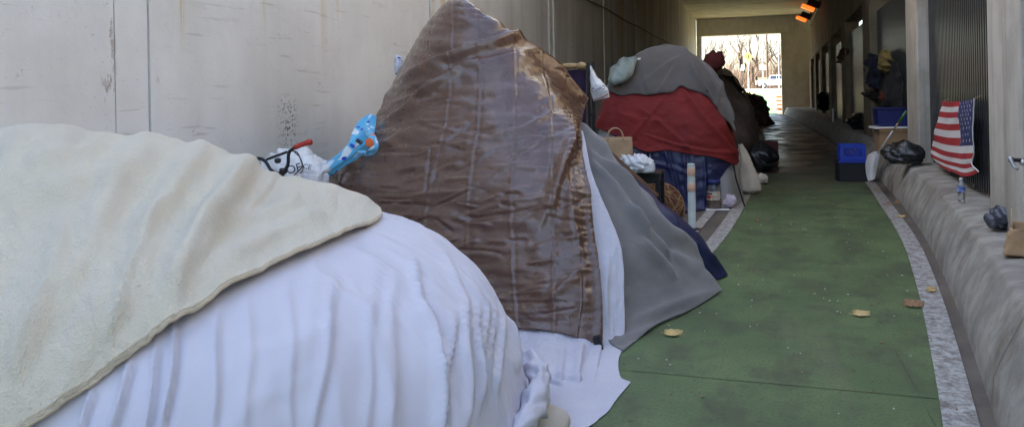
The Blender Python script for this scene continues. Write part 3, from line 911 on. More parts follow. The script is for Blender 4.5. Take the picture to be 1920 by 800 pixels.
folds = [(760, 145, 968, 62, 12, .070), (745, 190, 900, 118, 9, .045), (720, 230, 830, 150, 10, .045), (880, 118, 770, 165, 7, .03), (700, 285, 800, 215, 12, .02), (860, 135, 1000, 95, 12, .018),
         (1090, 250, 1010, 420, 18, .02), (1075, 230, 1040, 400, 12, .025), (1050, 300, 1095, 480, 14, .02), (600, 330, 640, 400, 12, .035), (625, 320, 655, 410, 10, -.03), (660, 300, 620, 380, 9, .02),
         (1000, 470, 1090, 440, 10, .016), (1030, 560, 1100, 500, 12, .018), (940, 250, 1030, 215, 8, .012), (850, 300, 960, 270, 8, .010), (690, 250, 760, 240, 8, .014), (780, 200, 900, 190, 7, .012),
         (700, 470, 800, 460, 7, .010), (880, 420, 1000, 415, 6, .008), (820, 330, 800, 360, 5, -.012), (806, 270, 802, 350, 4, -.010), (1100, 260, 1128, 640, 10, .015)]
for k in range(80):
    x0, y0 = random.uniform(680, 1060), random.uniform(180, 600)
    l_ = random.uniform(30, 120); a_ = R(random.gauss(-8, 14))
    folds.append((x0, y0, x0 + l_ * math.cos(a_), y0 + l_ * math.sin(a_), random.uniform(2.5, 6), random.choice((-1, 1)) * random.uniform(.004, .012)))
P = ridges(P, N, folds, (px, py))
# the grid of creases from being folded in the packet
U, Vv = np.meshgrid(np.linspace(0, 1, 330), np.linspace(0, 1, 330))
cr = np.zeros_like(U)
for u0 in (.22, .34, .46, .60, .735, .86):
    d = (U - u0 - .004 * vnoise(Vv * 9, U * 0, 71)) / .0045
    cr += .0030 * np.exp(-d * d) - .002 * np.exp(-((d - 2.4) / 1.6) ** 2)
for v0 in (.33, .44, .55, .665, .78, .89):
    d = (Vv - v0 - .006 * vnoise(U * 9, Vv * 0, 73 + int(v0 * 100))) / .0040
    cr += (.0028 * np.exp(-d * d) - .0018 * np.exp(-((d - 2.2) / 1.6) ** 2)) * np.clip(.6 + vnoise(U * 8, Vv * 3, 75), 0, 1)
cell = vnoise(np.floor(U / .125) * 3.7, np.floor(Vv / .111) * 2.9, 77)
kn_u = np.array([0, .22, .34, .46, .60, .735, .86, 1.0]); kn_v = np.array([0, .2, .33, .44, .55, .665, .78, .89, 1.0])
off = np.random.default_rng(78).uniform(-1, 1, (len(kn_v), len(kn_u))) * .016
iu = np.clip(np.searchsorted(kn_u, U, 'right') - 1, 0, len(kn_u) - 2); iv = np.clip(np.searchsorted(kn_v, Vv, 'right') - 1, 0, len(kn_v) - 2)
fu = (U - kn_u[iu]) / (kn_u[iu + 1] - kn_u[iu]); fv = (Vv - kn_v[iv]) / (kn_v[iv + 1] - kn_v[iv])
cr += (off[iv, iu] * (1 - fu) + off[iv, iu + 1] * fu) * (1 - fv) + (off[iv + 1, iu] * (1 - fu) + off[iv + 1, iu + 1] * fu) * fv
cr += .006 * np.sin(fu * math.pi) * np.sin(fv * math.pi) * vnoise(iu * 3.3, iv * 2.7, 82)
cr += .0010 * fbm(U * 46, Vv * 95, 79, 2) + .0016 * fbm(U * 14, Vv * 44, 80, 2)
P = P + N * cr[..., None]
tarp = grid_mesh('brown_tarp', P, M['tarp'], t2, thick=.003)
# grommets along the right edge
for i in (150, 230, 325):
    MB().lathe(P[i, 326] + N[i, 326] * .002, [(.012, -.002), (.012, .002), (.006, .003)], 12).build('grommet', M['dullsteel'], t2)
hm = MB(); hm.tube([p for p in P[40:, -1]], .004, 6); hm.build('tarp_hem', M['tarp'], t2, smooth=True)
MB().box(at(1122, 645, 4.49), (.045, .03, .10), ry=R(-12)).build('corner_patch', M['black'], t2)
# poles and dark inner tent carrying the tarp
pk = at(867, 12, 6.08)
pol = MB()
for g in ((-3.3, 5.1, 0), (-1.1, 4.75, 0), (-1.35, 7.1, 0), (-3.4, 7.2, 0)):
    g = np.array(g); q = pk - np.array([0, 0, .05])
    pts = [g * (1 - s) + q * s + np.array([0, 0, .25 * math.sin(math.pi * s)]) * .0 for s in np.linspace(0, 1, 6)]
    MB().tube(pts, .008, 6).build('tent_pole', M['black'], t2)

# white sheet at the foot of the tarp and up its right edge
rows = [
    [(960, 250, 5.45), (1010, 250, 5.42), (1060, 248, 5.45), (1092, 246, 5.56)],
    [(970, 350, 5.10), (1020, 350, 5.06), (1075, 345, 5.10), (1113, 335, 5.24)],
    [(960, 450, 4.90), (1020, 455, 4.85), (1095, 460, 4.88), (1164, 462, 5.02)],
    [(930, 550, 4.74), (1010, 555, 4.68), (1100, 560, 4.66), (1171, 575, 4.80)],
    [(900, 596, 4.60), (990, 600, 4.54), (1080, 612, 4.53), (1171, 630, 4.70)],
    [(900, 632, 4.40), (990, 640, 4.36), (1080, 655, 4.36), (1169, 665, 4.58)],
    [(905, 668, 4.10), (985, 680, 4.02), (1075, 697, 4.04), (1160, 702, 4.33)],
    [(905, 740, 3.82), (990, 750, 3.78), (1080, 760, 3.80), (1164, 722, 4.08)],
    [(930, 860, 3.20), (1010, 850, 3.22), (1112, 803, 3.45), (1183, 722, 4.01)],
]
ctrl = np.array([[at(*c) for c in r] for r in rows])
base = surf(ctrl, 150, 110)
N = normals(base)
if N[60, 50, 1] > 0: N = -N
px, py = proj(base)
U, Vv = np.meshgrid(np.linspace(0, 1, 110), np.linspace(0, 1, 150))
st = .010 * fbm(px / 26 + py / 130, py / 120, 81, 3) * np.clip(U * 1.4, .3, 1) + .004 * fbm(px / 9, py / 40, 83, 2) * U
P = relax(base, N, .02 * U, .004, -.015, .03, st, 50)
P = ridges(P, N, [(1000, 700, 1060, 735, 9, .04), (1060, 735, 1095, 800, 10, .045), (1120, 640, 1110, 780, 9, .035), (1140, 480, 1140, 640, 7, .012), (1150, 600, 1135, 700, 6, .012), (1090, 650, 1085, 760, 9, .03), (1155, 700, 1120, 790, 8, .035), (1060, 660, 1050, 740, 8, .02), (1020, 700, 1100, 715, 9, .025), (1030, 750, 1010, 800, 9, .03), (1000, 640, 1090, 650, 18, .01)], (px, py))
P[..., 2] = np.maximum(P[..., 2], .006)
P[-1, :, 2] = .007
grid_mesh('white_undersheet', P, M['sheet2'], t2, thick=.002)
# pale cushion poking out under it
p = G(1000, 806)
cu = MB()
th = np.linspace(0, 2 * math.pi, 28, endpoint=False); ph = np.linspace(-1.5, 1.5, 14)
Pc = np.zeros((14, 28, 3))
for i, a in enumerate(ph):
    Pc[i, :, 0] = p[0] - .02 + .20 * np.sign(np.cos(th)) * np.abs(np.cos(th)) ** .7 * math.cos(a) ** .6
    Pc[i, :, 1] = p[1] - .06 + .15 * np.sign(np.sin(th)) * np.abs(np.sin(th)) ** .7 * math.cos(a) ** .6
    Pc[i, :, 2] = .062 + .06 * math.sin(a)
o = grid_mesh('cushion', Pc[::-1], M['canvas'], None, loc=(p[0], p[1], 0), close_u=True)
tag(o, 'pale tan cushion poking out from under the white sheets', 'cushion')

# ---- grey fleece blanket spread from the tarp shelter to the floor
rows = [
    [(1040, 235, 5.75), (1092, 232, 5.80), (1106, 246, 5.86), (1112, 262, 6.05)],
    [(1050, 330, 5.45), (1110, 315, 5.52), (1142, 300, 5.72), (1165, 312, 6.02)],
    [(1070, 430, 5.15), (1150, 405, 5.32), (1192, 375, 5.62), (1215, 378, 5.95)],
    [(1090, 520, 4.95), (1185, 480, 5.22), (1240, 445, 5.58), (1272, 450, 5.98)],
    [(1110, 600, 4.75), (1205, 545, 5.18), (1275, 510, 5.60), (1312, 502, 6.02)],
    [(1168, 664, 4.48), (1225, 612, 4.98), (1295, 580, 5.48), (1352, 544, 6.05)],
]
ctrl = np.array([[at(*c) for c in r] for r in rows])
base = surf(ctrl, 140, 120)
N = normals(base)
if N[70, 60, 0] < 0: N = -N
px, py = proj(base)
st = .012 * fbm(px / 70, py / 70, 91, 3)
P = relax(base, N, .01, .01, -.015, .03, st, 40)
P = ridges(P, N, [(1108, 255, 1262, 430, 8, .060), (1125, 300, 1290, 475, 8, .065), (1180, 390, 1245, 480, 8, .05), (1262, 430, 1310, 500, 9, .05), (1118, 310, 1215, 445, 9, .045), (1200, 450, 1260, 520, 12, .03), (1250, 470, 1345, 535, 14, .02), (1180, 600, 1340, 545, 14, .014), (1170, 640, 1280, 585, 10, .012)], (px, py))
P[..., 2] = np.maximum(P[..., 2], .009)
g = grid_mesh('grey_blanket', P, M['greyfleece'], None, loc=(-1.0, 5.4, 0), thick=.010)
tag(g, 'grey fleece blanket sloping from the brown tarp down to the green path', 'blanket')

# ---- navy nylon cover behind the grey blanket
rows = [
    [(1120, 300, 6.35), (1160, 305, 6.40), (1175, 325, 6.55), (1180, 350, 7.2)],
    [(1170, 360, 6.22), (1205, 365, 6.30), (1235, 372, 6.55), (1245, 392, 7.1)],
    [(1210, 420, 6.10), (1252, 415, 6.25), (1290, 422, 6.55), (1300, 430, 7.0)],
    [(1250, 480, 6.05), (1300, 470, 6.28), (1330, 470, 6.60), (1340, 478, 6.9)],
    [(1280, 560, 5.90), (1330, 530, 6.30), (1361, 518, 6.55), (1358, 508, 6.75)],
]
ctrl = np.array([[at(*c) for c in r] for r in rows])
base = surf(ctrl, 90, 80)
N = normals(base)
if N[45, 40, 0] < 0: N = -N
px, py = proj(base)
P = relax(base, N, .01, .01, -.015, .03, .010 * fbm(px / 40, py / 60, 93, 3), 30)
P = ridges(P, N, [(1215, 365, 1345, 500, 7, .03), (1245, 400, 1330, 520, 6, .022), (1300, 450, 1355, 515, 5, .018)], (px, py))
P[..., 2] = np.maximum(P[..., 2], .008)
g = grid_mesh('navy_cover', P, M['navy'], None, loc=(-.8, 6.4, 0), thick=.004)
tag(g, 'navy blue nylon cover showing behind the grey blanket', 'tent cover')

# ---- red tent with grey felt over its top and navy tarp round its foot
D3 = Dome((-1.30, 11.45), supell(1.05, 1.10, 1.15, 1.15, 3.2),
          [(0, 2.17), (.30, 2.09), (.55, 1.90), (.75, 1.60), (.90, 1.15), (.97, .55), (1.0, 0.0)])
t3 = thing('dome_tent', (-1.3, 11.4, 0), 'red dome tent with a grey felt sheet over its top', 'tent')
n, m = 80, 240
TH, V = np.meshgrid(np.linspace(-math.pi, math.pi, m, endpoint=False), np.linspace(.01, 1, n))
base = D3.pos(TH, V)
cen = np.array([-1.3, 11.45, .6])
N = normals(base)
if (N[40, 120] * (base[40, 120] - cen)).sum() < 0: N = -N
seam = np.abs(np.cos(TH * 2))               # cloth sinks a little between the poles
lift = -.11 * seam * np.sin(np.clip(V, 0, 1) * math.pi) ** .7 + .008 * fbm(TH * 5, V * 8, 95)
P3 = base + N * lift[..., None]
grid_mesh('inner_tent', P3, M['lightgrey'], t3, close_u=True)
def tent_patch(name, top_px, bot_px, off, material, n=60, m=120, wr=.01, seed=1, folds=(), thick=.004):
    A = cr1(D3.hits(top_px), m); B_ = cr1(D3.hits(bot_px), m)
    w = np.linspace(0, 1, n)[:, None, None]
    PQ = A[None] * (1 - w) + B_[None] * w
    b_ = D3.pq(PQ[..., 0], PQ[..., 1])
    th = np.arctan2(PQ[..., 1], PQ[..., 0]); v = np.hypot(PQ[..., 0], PQ[..., 1])
    N_ = b_ - (cen + np.array([0, 0, -.1])); N_ /= np.linalg.norm(N_, axis=2, keepdims=True)
    x, y = proj(b_)
    l_ = -.11 * np.abs(np.cos(th * 2)) * np.sin(np.clip(v, 0, 1) * math.pi) ** .7
    b_ = b_ + N_ * (off + l_ + wr * fbm(x / 28, y / 22, seed, 3))[..., None]
    if folds: b_ = ridges(b_, N_, folds, (x, y))
    b_[..., 2] = np.maximum(b_[..., 2], .006)
    return grid_mesh(name, b_, material, t3, thick=thick)
tent_patch('navy_tarp', [(1150, 240), (1200, 265), (1260, 275), (1320, 285), (1372, 300)], [(1165, 370), (1215, 392), (1270, 400), (1322, 392), (1350, 335)], .022, M['navytarp'], wr=.020, seed=5, folds=[(1210, 275, 1235, 385, 4, .04), (1250, 285, 1270, 390, 4, .035), (1285, 290, 1300, 390, 4, .035), (1320, 300, 1318, 385, 4, .03), (1200, 300, 1300, 330, 4, .025)])
tent_patch('red_flysheet', [(1140, 165), (1190, 150), (1270, 140), (1330, 150), (1385, 190), (1404, 240)], [(1112, 252), (1190, 276), (1250, 281), (1320, 292), (1380, 306), (1398, 262)], .055, M['red'], wr=.014, seed=6, n=110, m=200, folds=[(1285, 165, 1378, 303, 5, .035), (1335, 190, 1385, 290, 5, .03), (1150, 190, 1118, 248, 5, .03), (1200, 200, 1300, 285, 6, .016), (1240, 180, 1180, 270, 6, .016), (1215, 255, 1370, 290, 4, .018), (1160, 210, 1250, 225, 6, .014)])
# felt: from behind the top down to its ragged lower edge
ragged = [(1141, 178), (1165, 181), (1192, 176), (1215, 176), (1240, 172), (1262, 170), (1276, 162), (1292, 169), (1312, 178), (1328, 192), (1340, 212), (1356, 232), (1376, 246), (1384, 226), (1392, 208), (1402, 206)]
A = D3.hits(ragged)
A = cr1(A, 160)
thA = np.arctan2(A[:, 1], A[:, 0]); vA = np.hypot(A[:, 0], A[:, 1])
w = np.linspace(0, 1, 70)[:, None]
far = np.stack([np.linspace(-.55, .50, 160), np.linspace(.10, .42, 160)], 1)
PQ = A[None] * (1 - w[..., None]) + far[None] * w[..., None]
b_ = D3.pq(PQ[..., 0], PQ[..., 1])
th = np.arctan2(PQ[..., 1], PQ[..., 0]); v = np.hypot(PQ[..., 0], PQ[..., 1])
N_ = b_ - (cen - np.array([0, 0, .1])); N_ /= np.linalg.norm(N_, axis=2, keepdims=True)
x, y = proj(b_)
b_ = b_ + N_ * (.085 - .11 * np.abs(np.cos(th * 2)) * np.sin(np.clip(v, 0, 1) * math.pi) ** .7 + .010 * fbm(x / 30, y / 26, 99, 3))[..., None]
b_ = ridges(b_, N_, [(1285, 92, 1335, 185, 6, .04), (1200, 160, 1275, 110, 6, .025), (1330, 110, 1385, 205, 6, .03), (1240, 172, 1265, 120, 5, .022), (1360, 130, 1345, 220, 5, .022), (1180, 140, 1160, 175, 5, .02), (1300, 130, 1320, 175, 4, .018), (1220, 175, 1210, 140, 5, .018)], proj(b_))
grid_mesh('grey_felt', b_, M['greytarp'], t3, thick=.008)
MB().box(at(1326, 171, 10.32), (.035, .03, .03)).build('tie_clip', M['black'], t3)
# corner pole of the tent, in its black sleeve
MB().tube([at(1396, 385, 10.7) * np.array([1, 1, 0]) + np.array([0, 0, .005]), at(1380, 335, 10.65), at(1374, 300, 10.7)], .011, 6).build('tent_pole', M['black'], t3)

# ------------------------------------------------------------------ things round the tents
def blob(c, r, seed, crump=.18, fr=2.2, n=26, m=40, flat=.0, pinch=None, sx=1.0):
    """a crumpled bag-like closed surface: c is the middle of its foot, r the three half sizes"""
    ph = np.linspace(-math.pi / 2 + .02, math.pi / 2 - .02, n); th = np.linspace(0, 2 * math.pi, m, endpoint=False)
    T, Ph = np.meshgrid(th, ph)
    x, y, z = np.cos(T) * np.cos(Ph), np.sin(T) * np.cos(Ph), np.sin(Ph)
    d = 1 + crump * (np.abs(vnoise(x * fr + 9 + z, y * fr + 5 - z * 1.3, seed)) * 1.6 - .5 + .5 * np.abs(vnoise(x * fr * 2.3 + z * 3, y * fr * 2.3 + z * 2 + 4, seed + 1)))
    if pinch is not None:
        d = d * np.interp(z, [-1, pinch, 1], [1.0, 1.0, .35])
    P = np.stack([x * d * r[0], y * d * r[1], z * d * r[2]], -1)
    if pinch is not None: P[..., 2] = z * r[2]
    P[..., 2] += r[2]
    P[..., 2] = np.maximum(P[..., 2], .003 + flat)
    return (P + np.array([c[0], c[1], c[2]]))[::-1]

def bag(name, c, r, material, label, cat, seed, parent=None, **kw):
    o = grid_mesh(name, blob(c, r, seed, **kw), material, parent, loc=None if parent else c, close_u=True)
    if not parent: tag(o, label, cat)
    return o

# flexible post
p = G(1298, 430)
t = thing('marker_post', p, 'white plastic marker post with two peach bands beside the red tent', 'post')
ph_ = .735
MB().lathe(p, [(.05, 0), (.05, .012), (.043, .016), (.043, ph_ - .02), (.040, ph_ - .006), (.03, ph_), (.0, ph_ + .001)], 24).build('tube', M['post'], t, smooth=True)
for z0 in (.60, .425):
    MB().lathe(p, [(.0436, z0), (.0448, z0 + .002), (.0448, z0 + .088), (.0436, z0 + .09)], 24).build('reflective_band', M['peach'], t, smooth=True)
MB().lathe(p, [(.09, 0.001), (.09, .010), (.05, .022)], 24).build('base_plate', M['blackpl'], t, smooth=True)

# jar of snacks
p = G(1339, 391)
t = thing('snack_jar', p, 'clear plastic jar of brown snacks standing by the marker post', 'jar')
m_glass = mat('clear_plastic', (.9, .92, .93), .12, trans=.95, spec=.5)
MB().lathe(p, [(.085, .002), (.098, .012), (.098, .26), (.085, .30), (.078, .31), (.078, .33)], 24).build('jar_body', m_glass, t, smooth=True)
MB().lathe(p, [(.06, .006), (.092, .014), (.092, .13), (.06, .145), (.01, .15)], 20).build('snacks', mat('brown_snacks', (.30, .15, .05), .8, col2=(.13, .055, .02), nscale=60, bump=1, bscale=60), t, smooth=True)
MB().lathe(p, [(.089, .325), (.089, .375), (.08, .38)], 24).build('lid', mat('blue_lid', (.012, .02, .12), .35), t, smooth=True)
def arc_patch(c, r, z0, z1, a0, a1, n=14):
    b = MB()
    b.strip([(c[0] + r * math.cos(a), c[1] + r * math.sin(a), c[2] + z1) for a in np.linspace(a0, a1, n)], [(c[0] + r * math.cos(a), c[1] + r * math.sin(a), c[2] + z0) for a in np.linspace(a0, a1, n)])
    return b
m_lab = mat('paper_label', (.55, .5, .42), .7, col2=(.35, .22, .12), nscale=25)
ja = arc_patch(p, .0995, .12, .235, R(-175), R(-35)).build('label', m_lab, t)
arc_patch(p, .1005, .14, .185, R(-150), R(-110)).build('red_print', mat('red_print', (.4, .02, .02), .6), ja)
arc_patch(p, .1005, .195, .215, R(-165), R(-100)).build('dark_print', M['black'], ja)
o = MB().box(p + np.array([.05, -.10, .006]), (.30, .12, .006), rz=.1).build('paper_scrap', M['foam'], loc=p + np.array([.05, -.1, .003]))
tag(o, 'flat white scrap lying in front of the snack jar', 'scrap')

bag('crumpled_bag', G(1369, 389), (.085, .075, .085), mat('pale_pink_plastic', (.62, .56, .60), .4, col2=(.5, .36, .42), nscale=14, bump=.7, bscale=20), 'small crumpled white and pink bag right of the snack jar', 'bag', 201, crump=.35)
bag('crumpled_bag', G(1264, 404), (.085, .08, .10), M['whitebag'], 'small crumpled white bag beside the woven basket', 'bag', 203, crump=.35)

# canvas sack leaning on the tent
p = G(1410, 364)
n, m = 40, 40
TH, V = np.meshgrid(np.linspace(0, 2 * math.pi, m, endpoint=False), np.linspace(0, 1, n))
h = .74
wx = np.interp(V, [0, .08, .3, .55, .8, 1], [.05, .17, .165, .12, .075, .02]); wy = wx * .75
Ps = np.stack([p[0] + wx * np.cos(TH) - .03 - .13 * V ** 1.5, p[1] + wy * np.sin(TH) + .06 * V, h * V], -1)
nn = normals(Ps)
Ps = Ps + nn * (.016 * fbm(TH * 2.2 / .6, V * 4, 211, 3))[..., None] * np.sign((nn[20, 0] * np.array([1, 0, 0])).sum())
Ps[..., 2] = np.maximum(Ps[..., 2], .004)
tag(grid_mesh('canvas_sack', Ps, M['canvas'], None, loc=p, close_u=True), 'tall off-white canvas sack leaning on the right side of the red tent', 'sack')
bag('small_bundle', G(1428, 345), (.10, .09, .085), M['canvas'], 'small beige bundle lying behind the canvas sack', 'bundle', 213)
bag('rubbish_bag', G(1428, 323), (.26, .24, .30), M['blackbag'], 'black rubbish bag on the path edge behind the canvas sack', 'bag', 215, crump=.3, pinch=.3)
p = G(1440, 316)
o = MB().box((p[0], p[1] + .5, .26), (.42, .4, .52)).build('box', mat('dark_red_box', (.07, .015, .012), .8, col2=(.05, .012, .01), nscale=4), loc=(p[0], p[1] + .5, 0), bevel=.02)
tag(o, 'dark red box behind the black rubbish bag', 'box')

# ---- dark tents further down
def far_tent(c, rx, ry, h, material, label, seed, extra=None, lump=.12):
    D = Dome((c[0], c[1]), supell(rx, rx, ry, ry, 2.6), [(0, h), (.3, h * .95), (.55, h * .84), (.78, h * .62), (.92, h * .33), (1, 0)])
    T, V = np.meshgrid(np.linspace(-math.pi, math.pi, 90, endpoint=False), np.linspace(.01, 1, 40))
    b_ = D.pos(T, V); N_ = b_ - np.array([c[0], c[1], h * .3]); N_ /= np.linalg.norm(N_, axis=2, keepdims=True)
    b_ = b_ + N_ * (lump * fbm(T * 3, V * 5, seed, 3))[..., None]
    b_[..., 2] = np.maximum(b_[..., 2], .004)
    t_ = thing('dome_tent', (c[0], c[1], 0), label, 'tent')
    grid_mesh('cover', b_, material, t_, close_u=True)
    return t_, D
m_dk = mat('dark_brown_cover', (.035, .024, .018), .85, col2=(.075, .05, .035), nscale=3, bump=.4, bscale=15)
t4, D4 = far_tent((-1.35, 16.2), 1.35, 1.5, 2.24, m_dk, 'dark brown covered tent just behind the red one', 301, lump=.10)
m_ol = mat('olive_sheet', (.10, .075, .04), .85, col2=(.05, .035, .022), nscale=6, bump=.4, bscale=20)
A = np.stack([np.linspace(-.2, .75, 60), np.linspace(-.35, .1, 60)], 1); B_ = np.stack([np.linspace(.0, .35, 60), np.linspace(-.95, .25, 60)], 1)
w = np.linspace(0, 1, 40)[:, None, None]; PQ = A[None] * (1 - w) + B_[None] * w
b_ = D4.pq(PQ[..., 0], PQ[..., 1]); N_ = b_ - np.array([-1.35, 16.2, .6]); N_ /= np.linalg.norm(N_, axis=2, keepdims=True)
b_ = b_ + N_ * (.06 + .05 * fbm(PQ[..., 0] * 9, PQ[..., 1] * 9, 305))[..., None]
grid_mesh('olive_sheet', b_, m_ol, t4, thick=.01)
q = at(1424, 158, 16.3)
sp = MB()
for k in range(5):                          # sticks and torn ends along its ridge
    a = at(1388 + 8 * k, 128 + 9 * k, 16.0)
    sp.tube([a, a + np.array([random.uniform(-.02, .06), 0, random.uniform(.12, .3)])], .012, 5)
sp.build('stick', M['black'], t4)
bag('bundle', (at(1338, 110, 15.3)[0], 15.3, 1.93), (.19, .2, .19), mat('maroon_cloth', (.09, .012, .012), .9, bump=.4, bscale=12), 'dark red cloth bundle on top behind the red tent', 'bundle', 307)
t = thing('pole_frame', at(1352, 118, 14.9), 'thin black upright with crossbar above the red tent', 'frame')
MB().tube([at(1353, 96, 14.9), at(1353, 150, 14.9)], .012, 5).build('upright', M['black'], t)
MB().tube([at(1345, 100, 14.9), at(1357, 98, 14.9)], .010, 5).build('crossbar', M['black'], t)
m_tan = mat('tan_cover', (.14, .10, .055), .9, col2=(.06, .045, .03), nscale=2, bump=.5, bscale=8)
far_tent((-.62, 39.5), 1.15, 1.6, 1.42, m_tan, 'tan and black tent at the far end near the opening', 311, lump=.22)
far_tent((-1.7, 30.0), 1.5, 1.7, 1.75, m_dk, 'dark tent between the brown covered tent and the tan one', 313, lump=.14)
far_tent((-1.5, 22.5), 1.35, 1.6, 1.9, mat('black_cover', (.02, .02, .022), .8, col2=(.04, .035, .03), nscale=3), 'black covered tent behind the brown covered one', 315, lump=.12)

# ---- table with food, basket and bags between the shelters
tb = thing('side_table', (-1.42, 8.0, 0), 'small black table behind the grey blanket', 'table')
tp = at(1205, 322, 7.9)
tz = tp[2]
MB().box((tp[0] - .12, 8.0, tz - .015), (.62, .42, .03)).build('table_top', M['black'], tb, bevel=.006)
MB().box((tp[0] - .12, 8.0, tz - .07), (.56, .36, .08)).build('apron', M['black'], tb)
for sx in (-1, 1):
    for sy in (-1, 1):
        MB().box((tp[0] - .12 + sx * .28, 8.0 + sy * .18, (tz - .03) / 2), (.045, .045, tz - .03)).build('leg', M['black'], tb)
def paper_bag(name, c, w, d, h, label, rz=0, handles=True, seed=1, tip=0):
    t = thing(name, c, label, 'bag')
    n = 12
    P = np.zeros((n, 40, 3))
    per = []
    for s in np.linspace(0, 4, 40, endpoint=False):
        k = int(s); f = s - k
        q = [(-1 + 2 * f, -1), (1, -1 + 2 * f), (1 - 2 * f, 1), (-1, 1 - 2 * f)][k]
        per.append(q)
    per = np.array(per)
    for i, v in enumerate(np.linspace(0, 1, n)):
        fold = 1 - .22 * v * np.exp(-(per[:, 1] / .4) ** 2) * (np.abs(per[:, 0]) > .9)
        x = per[:, 0] * w / 2 * fold; y = per[:, 1] * d / 2 * (1 - .15 * v)
        z = np.full(40, v * h)
        wob = .010 * fbm(per[:, 0] * 2 + 5, np.full(40, v * 4) + per[:, 1], seed)
        x2 = x * math.cos(rz) - (y + wob) * math.sin(rz); y2 = x * math.sin(rz) + (y + wob) * math.cos(rz)
        P[i] = np.stack([c[0] + x2 + tip * v * h, c[1] + y2, c[2] + .002 + z], 1)
    grid_mesh('paper_body', P, M['kraft'], t, close_u=True, thick=.002)
    MB().box((c[0], c[1], c[2] + .006), (w * .96, d * .94, .006), rz).build('paper_bottom', M['kraft'], t)
    if handles:
        for sy in (-1, 1):
            pts = []
            for a in np.linspace(0, math.pi, 13):
                x, y, z = .22 * w * math.cos(a) * 1.1, sy * d * .42, h - .03 + .13 * math.sin(a) ** .7
                pts.append((c[0] + x * math.cos(rz) - y * math.sin(rz) + tip * h, c[1] + x * math.sin(rz) + y * math.cos(rz), c[2] + z))
            MB().tube(pts, .004, 6).build('handle', M['twine'], t, smooth=True)
    return t
pb = at(1158, 300, 8.05)
paper_bag('paper_bag', (pb[0] - .02, 8.05, tz + .001), .34, .18, at(1158, 258, 8.05)[2] - tz, 'brown paper carrier bag with cord handles on the black table', rz=.25, seed=3)
for px_, py_, lab in ((1178, 319, 'white foam takeaway box left under the white plastic bag'), (1214, 316, 'white foam takeaway box at the right end of the black table')):
    q = at(px_, py_, 7.85); q[2] = tz
    t = thing('takeaway_box', q, lab, 'box', 'foam boxes on the table')
    MB().box((q[0], q[1], tz + .022), (.13, .13, .042), taper=1.12).build('tray', M['foam'], t, bevel=.008)
    MB().box((q[0], q[1], tz + .062), (.146, .146, .036), taper=.82).build('lid', M['foam'], t, bevel=.008)
q = at(1190, 308, 7.72)
bag('plastic_bag', (q[0], 7.74, tz + .002), (.15, .07, .085), M['whitebag'], 'crumpled white plastic bag lying over the foam boxes', 'bag', 221, crump=.45, fr=3)
# clear cup with a pink rim
q = at(1200, 292, 8.02)
t = thing('dome_cup', (q[0], 8.05, tz), 'clear plastic cup with a pink rim behind the white bag', 'cup')
MB().lathe((q[0], 8.05, tz), [(.032, .0), (.045, .12), (.05, .125), (.046, .15), (.03, .175), (.01, .18)], 20).build('cup', m_glass, t, smooth=True)
tr = [(q[0] + .05 * math.cos(a), 8.05 + .05 * math.sin(a), tz + .125) for a in np.linspace(0, 2 * math.pi, 25)]
MB().tube(tr, .006, 6, caps=False).build('rim', mat('pink_plastic', (.5, .06, .10), .4), t, smooth=True)
# dark brown board leaning between grey blanket and table
a, c_ = at(1138, 288, 7.0), at(1230, 372, 7.0)
d = c_ - a
o = MB()
o.add([a + (0, 0, .022), c_ + (0, 0, .022), c_ + (.01, .14, .02), a + (.01, .14, .02), a, c_, c_ + (.01, .14, 0), a + (.01, .14, 0)],
      [(0, 1, 2, 3), (7, 6, 5, 4), (4, 5, 1, 0), (5, 6, 2, 1), (6, 7, 3, 2), (7, 4, 0, 3)])
tag(o.build('wooden_board', M['wood'], loc=(a[0], 7.0, 0)), 'dark brown board slanting down behind the grey blanket', 'board')

# woven basket lying on its side: straw strands over a red lining
bc = at(1240, 358, 8.35)
bk = thing('basket', (bc[0], bc[1], 0), 'round woven straw basket with red lining standing on edge', 'basket')
rad = .275
bcz = rad + .01
ctr = np.array([bc[0] - .03, bc[1], bcz])
ax = np.array([.35, -.93, .12]); ax /= np.linalg.norm(ax)
e1 = np.cross(ax, [0, 0, 1]); e1 /= np.linalg.norm(e1); e2 = np.cross(e1, ax)
n = 16; Pb = np.zeros((n, 48, 3))
for i, s in enumerate(np.linspace(0, 1, n)):
    for k, w_ in enumerate(np.linspace(0, 2 * math.pi, 48, endpoint=False)):
        rr = rad * (s ** .8)
        Pb[i, k] = ctr + (e1 * math.cos(w_) + e2 * math.sin(w_)) * rr + ax * (.10 * (1 - s ** 2))
grid_mesh('lining', Pb[1:], mat('red_lining', (.11, .022, .015), .9, col2=(.06, .02, .012), nscale=20), bk, close_u=True)
st_ = MB()
for k in range(46):
    w0 = random.uniform(0, 2 * math.pi); w1 = w0 + random.uniform(1.2, 2.6)
    pa = np.array([math.cos(w0), math.sin(w0)]); pc = np.array([math.cos(w1), math.sin(w1)])
    pts = []
    for f in np.linspace(0, 1, 9):
        p2 = pa * (1 - f) + pc * f; s = min(1, np.linalg.norm(p2))
        pts.append(ctr + (e1 * p2[0] + e2 * p2[1]) * rad * 1.0 + ax * (.104 * (1 - s ** 2) + .006))
    st_.tube(pts, .0035, 5)
tag(st_.build('straw_strands', mat('straw', (.36, .23, .10), .8, col2=(.22, .12, .05), nscale=20), bk, smooth=True), kind='stuff')
MB().tube([ctr + (e1 * math.cos(a) + e2 * math.sin(a)) * rad for a in np.linspace(0, 2 * math.pi, 40)], .011, 6, caps=False).build('rim', mat('straw_rim', (.24, .13, .06), .8), bk, smooth=True)

